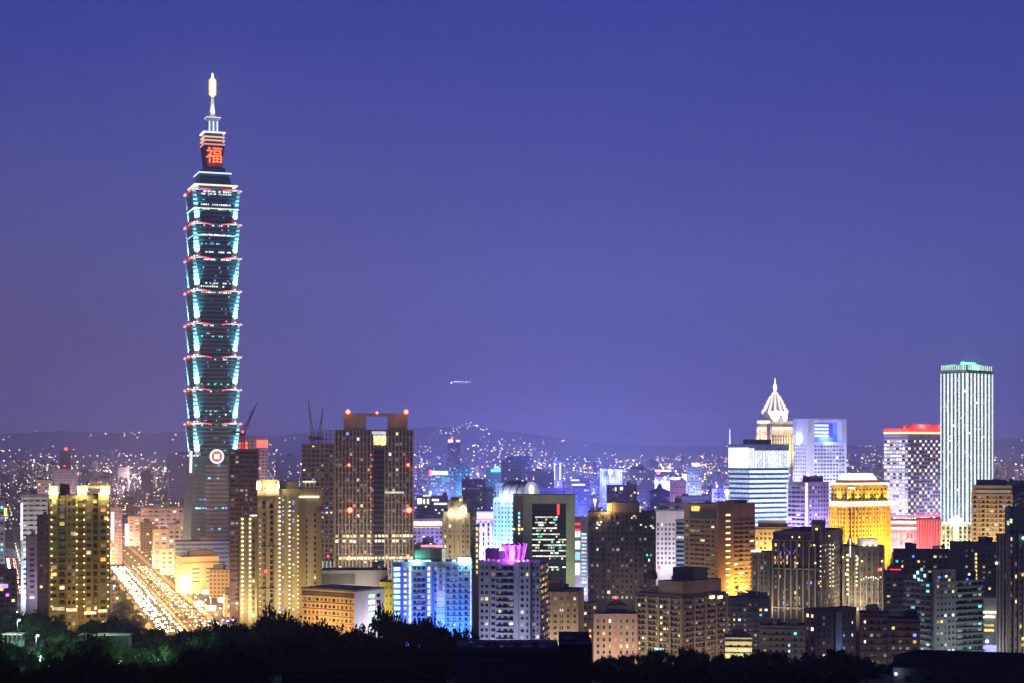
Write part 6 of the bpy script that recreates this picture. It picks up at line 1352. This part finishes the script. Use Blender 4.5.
for x, D, e in ((100, 452, 9e3), (70, 400, 1.4e4), (135, 398, 1.2e4), (95, 330, 8e3), (112, 520, 4e3), (50, 365, 1e4), (120, 350, 1e4), (20, 440, 1.4e4), (176, 420, 1.4e4), (40, 480, 1.2e4), (140, 480, 1e4), (8, 380, 9e3), (160, 365, 8e3)):  # hidden lamps added to light the leaves and ground
    p = P(x, 640, D); g_ = gh(p.x, p.y); street_lamp(p.x, p.y, g_, 7.5, .3 * x, (.42, 1, .70), e * .6, 'short greenish lamp added unseen among the dark park trees to light their leaves', 'lamps added among the park trees', .2, .3, 6)
# ================================================================ dark buildings nearest the viewer
FD = wall((.15, .115, .14)); FD2 = wall((.22, .18, .2))
b = Bld('foreground_building', 'dark unlit concrete building at the bottom centre with ledges along its wall', 'building', 455, 560, 560, 651, 235, FD, yb=683, dep=14)
b.w.box(-b.wl - .2, 0, -.3, .1, b.h + .002, b.h + .5, FD2)
for k in range(5): b.wb('F', b.u('F', 482), b.wl - .3, b.h - 1.3 - k * 1.1, b.h - 1.1 - k * 1.1, .01, .35, FD2)
for k in range(12): b.part('railing_post', 'F', b.u('F', 476) + k * .95, b.u('F', 476) + k * .95 + .06, b.h + .5, b.h + 1.3, .02, .08, STEEL)
b.part('railing', 'F', b.u('F', 476), b.wl - .2, b.h + 1.3, b.h + 1.36, .0, .09, STEEL)
for x in (484, 492, 515, 533): b.part('air_conditioner', 'F', b.u('F', x), b.u('F', x) + .9, b.h + .01, b.h + .85, -4.5, -3.8, FD2)
MB().bar((-3.5, 5, b.h), (-3.5, 5, b.h + 4.2), .08, STEEL).bar((-4.1, 5, b.h + 3.6), (-2.9, 5, b.h + 3.6), .05, STEEL).bar((-4, 5, b.h + 4), (-3, 5, b.h + 4), .05, STEEL).obj('aerial', b.root)
MB().bar((-b.wl + 3, 3, b.h + .2), (-2, 3.4, b.h + .2), .16, STEEL).obj('pipe', b.root)
b.ppart('stair_house', 'F', 456, 474, 646.5, 651.2, -6, -1, FD2); b.ppart('ventilator', 'F', 500, 503, 648.5, 651.2, -3, -2, STEEL); b.ppart('ventilator', 'F', 470, 472, 644, 646.6, -3, -2, STEEL); b.done()
b = Bld('foreground_building', 'taller dark block joined to the right end of the bottom centre building', 'building', 560.5, 592, 592, 644, 231, wall((.06, .055, .06)), yb=683, dep=16)
b.ppart('parapet', 'F', 560.5, 592, 643, 644.05, -.4, .15, FD2); b.ppart('roof_box', 'F', 566, 575, 641, 644.1, -6, -3, FD2); b.done()
b = Bld('foreground_building', 'barely visible long dark roof left of the bottom centre building', 'building', 282, 446, 446, 668, 262, wall((.012, .011, .012)), yb=683, dep=20)
for k in range(3): b.wb('F', 2, b.wl - 2, b.h - 1.2 - k * 1.2, b.h - .9 - k * 1.2, .01, .4, wall((.08, .07, .08)))
b.ppart('roof_box', 'F', 415, 440, 664.5, 668.1, -5, -1, wall((.03, .025, .03))); b.done()
b = Bld('foreground_building', 'wide dark house with a low pitched roof in the bottom right corner', 'building', 893, 1040, 1040, 672, 350, wall((.10, .105, .125)), yb=683, dep=22)
g = MB(); w0, w1 = -b.wl - .6, .6; g.raw([(w0, -.6, b.h + .01), (w1, -.6, b.h + .01), (w1, b.wr, b.h + .01), (w0, b.wr, b.h + .01), (w0 + 5, b.wr * .5, b.h + 2.6), (w1 - 4, b.wr * .5, b.h + 2.6)], [(0, 1, 5, 4), (1, 2, 5), (2, 3, 4, 5), (3, 0, 4), (3, 2, 1, 0)], wall((.035, .033, .035))); g.obj('roof', b.root)
b.ppart('dormer', 'F', 940, 982, 664, 672.1, -9, -3, wall((.05, .05, .055))); b.lamp('F', 896, 673.5, .28, emit((.6, .8, 1), 8, 0), .8, 'wall_lamp'); light('POINT', b.root, (*b.pl('F', b.u('F', 898), 1.6), b.h - .6), 60, (.6, .8, 1), size=.2)
for x in (905, 925, 950): b.ppart('window', 'F', x, x + 7, 676, 681, .02, .1, GL)
b.done()
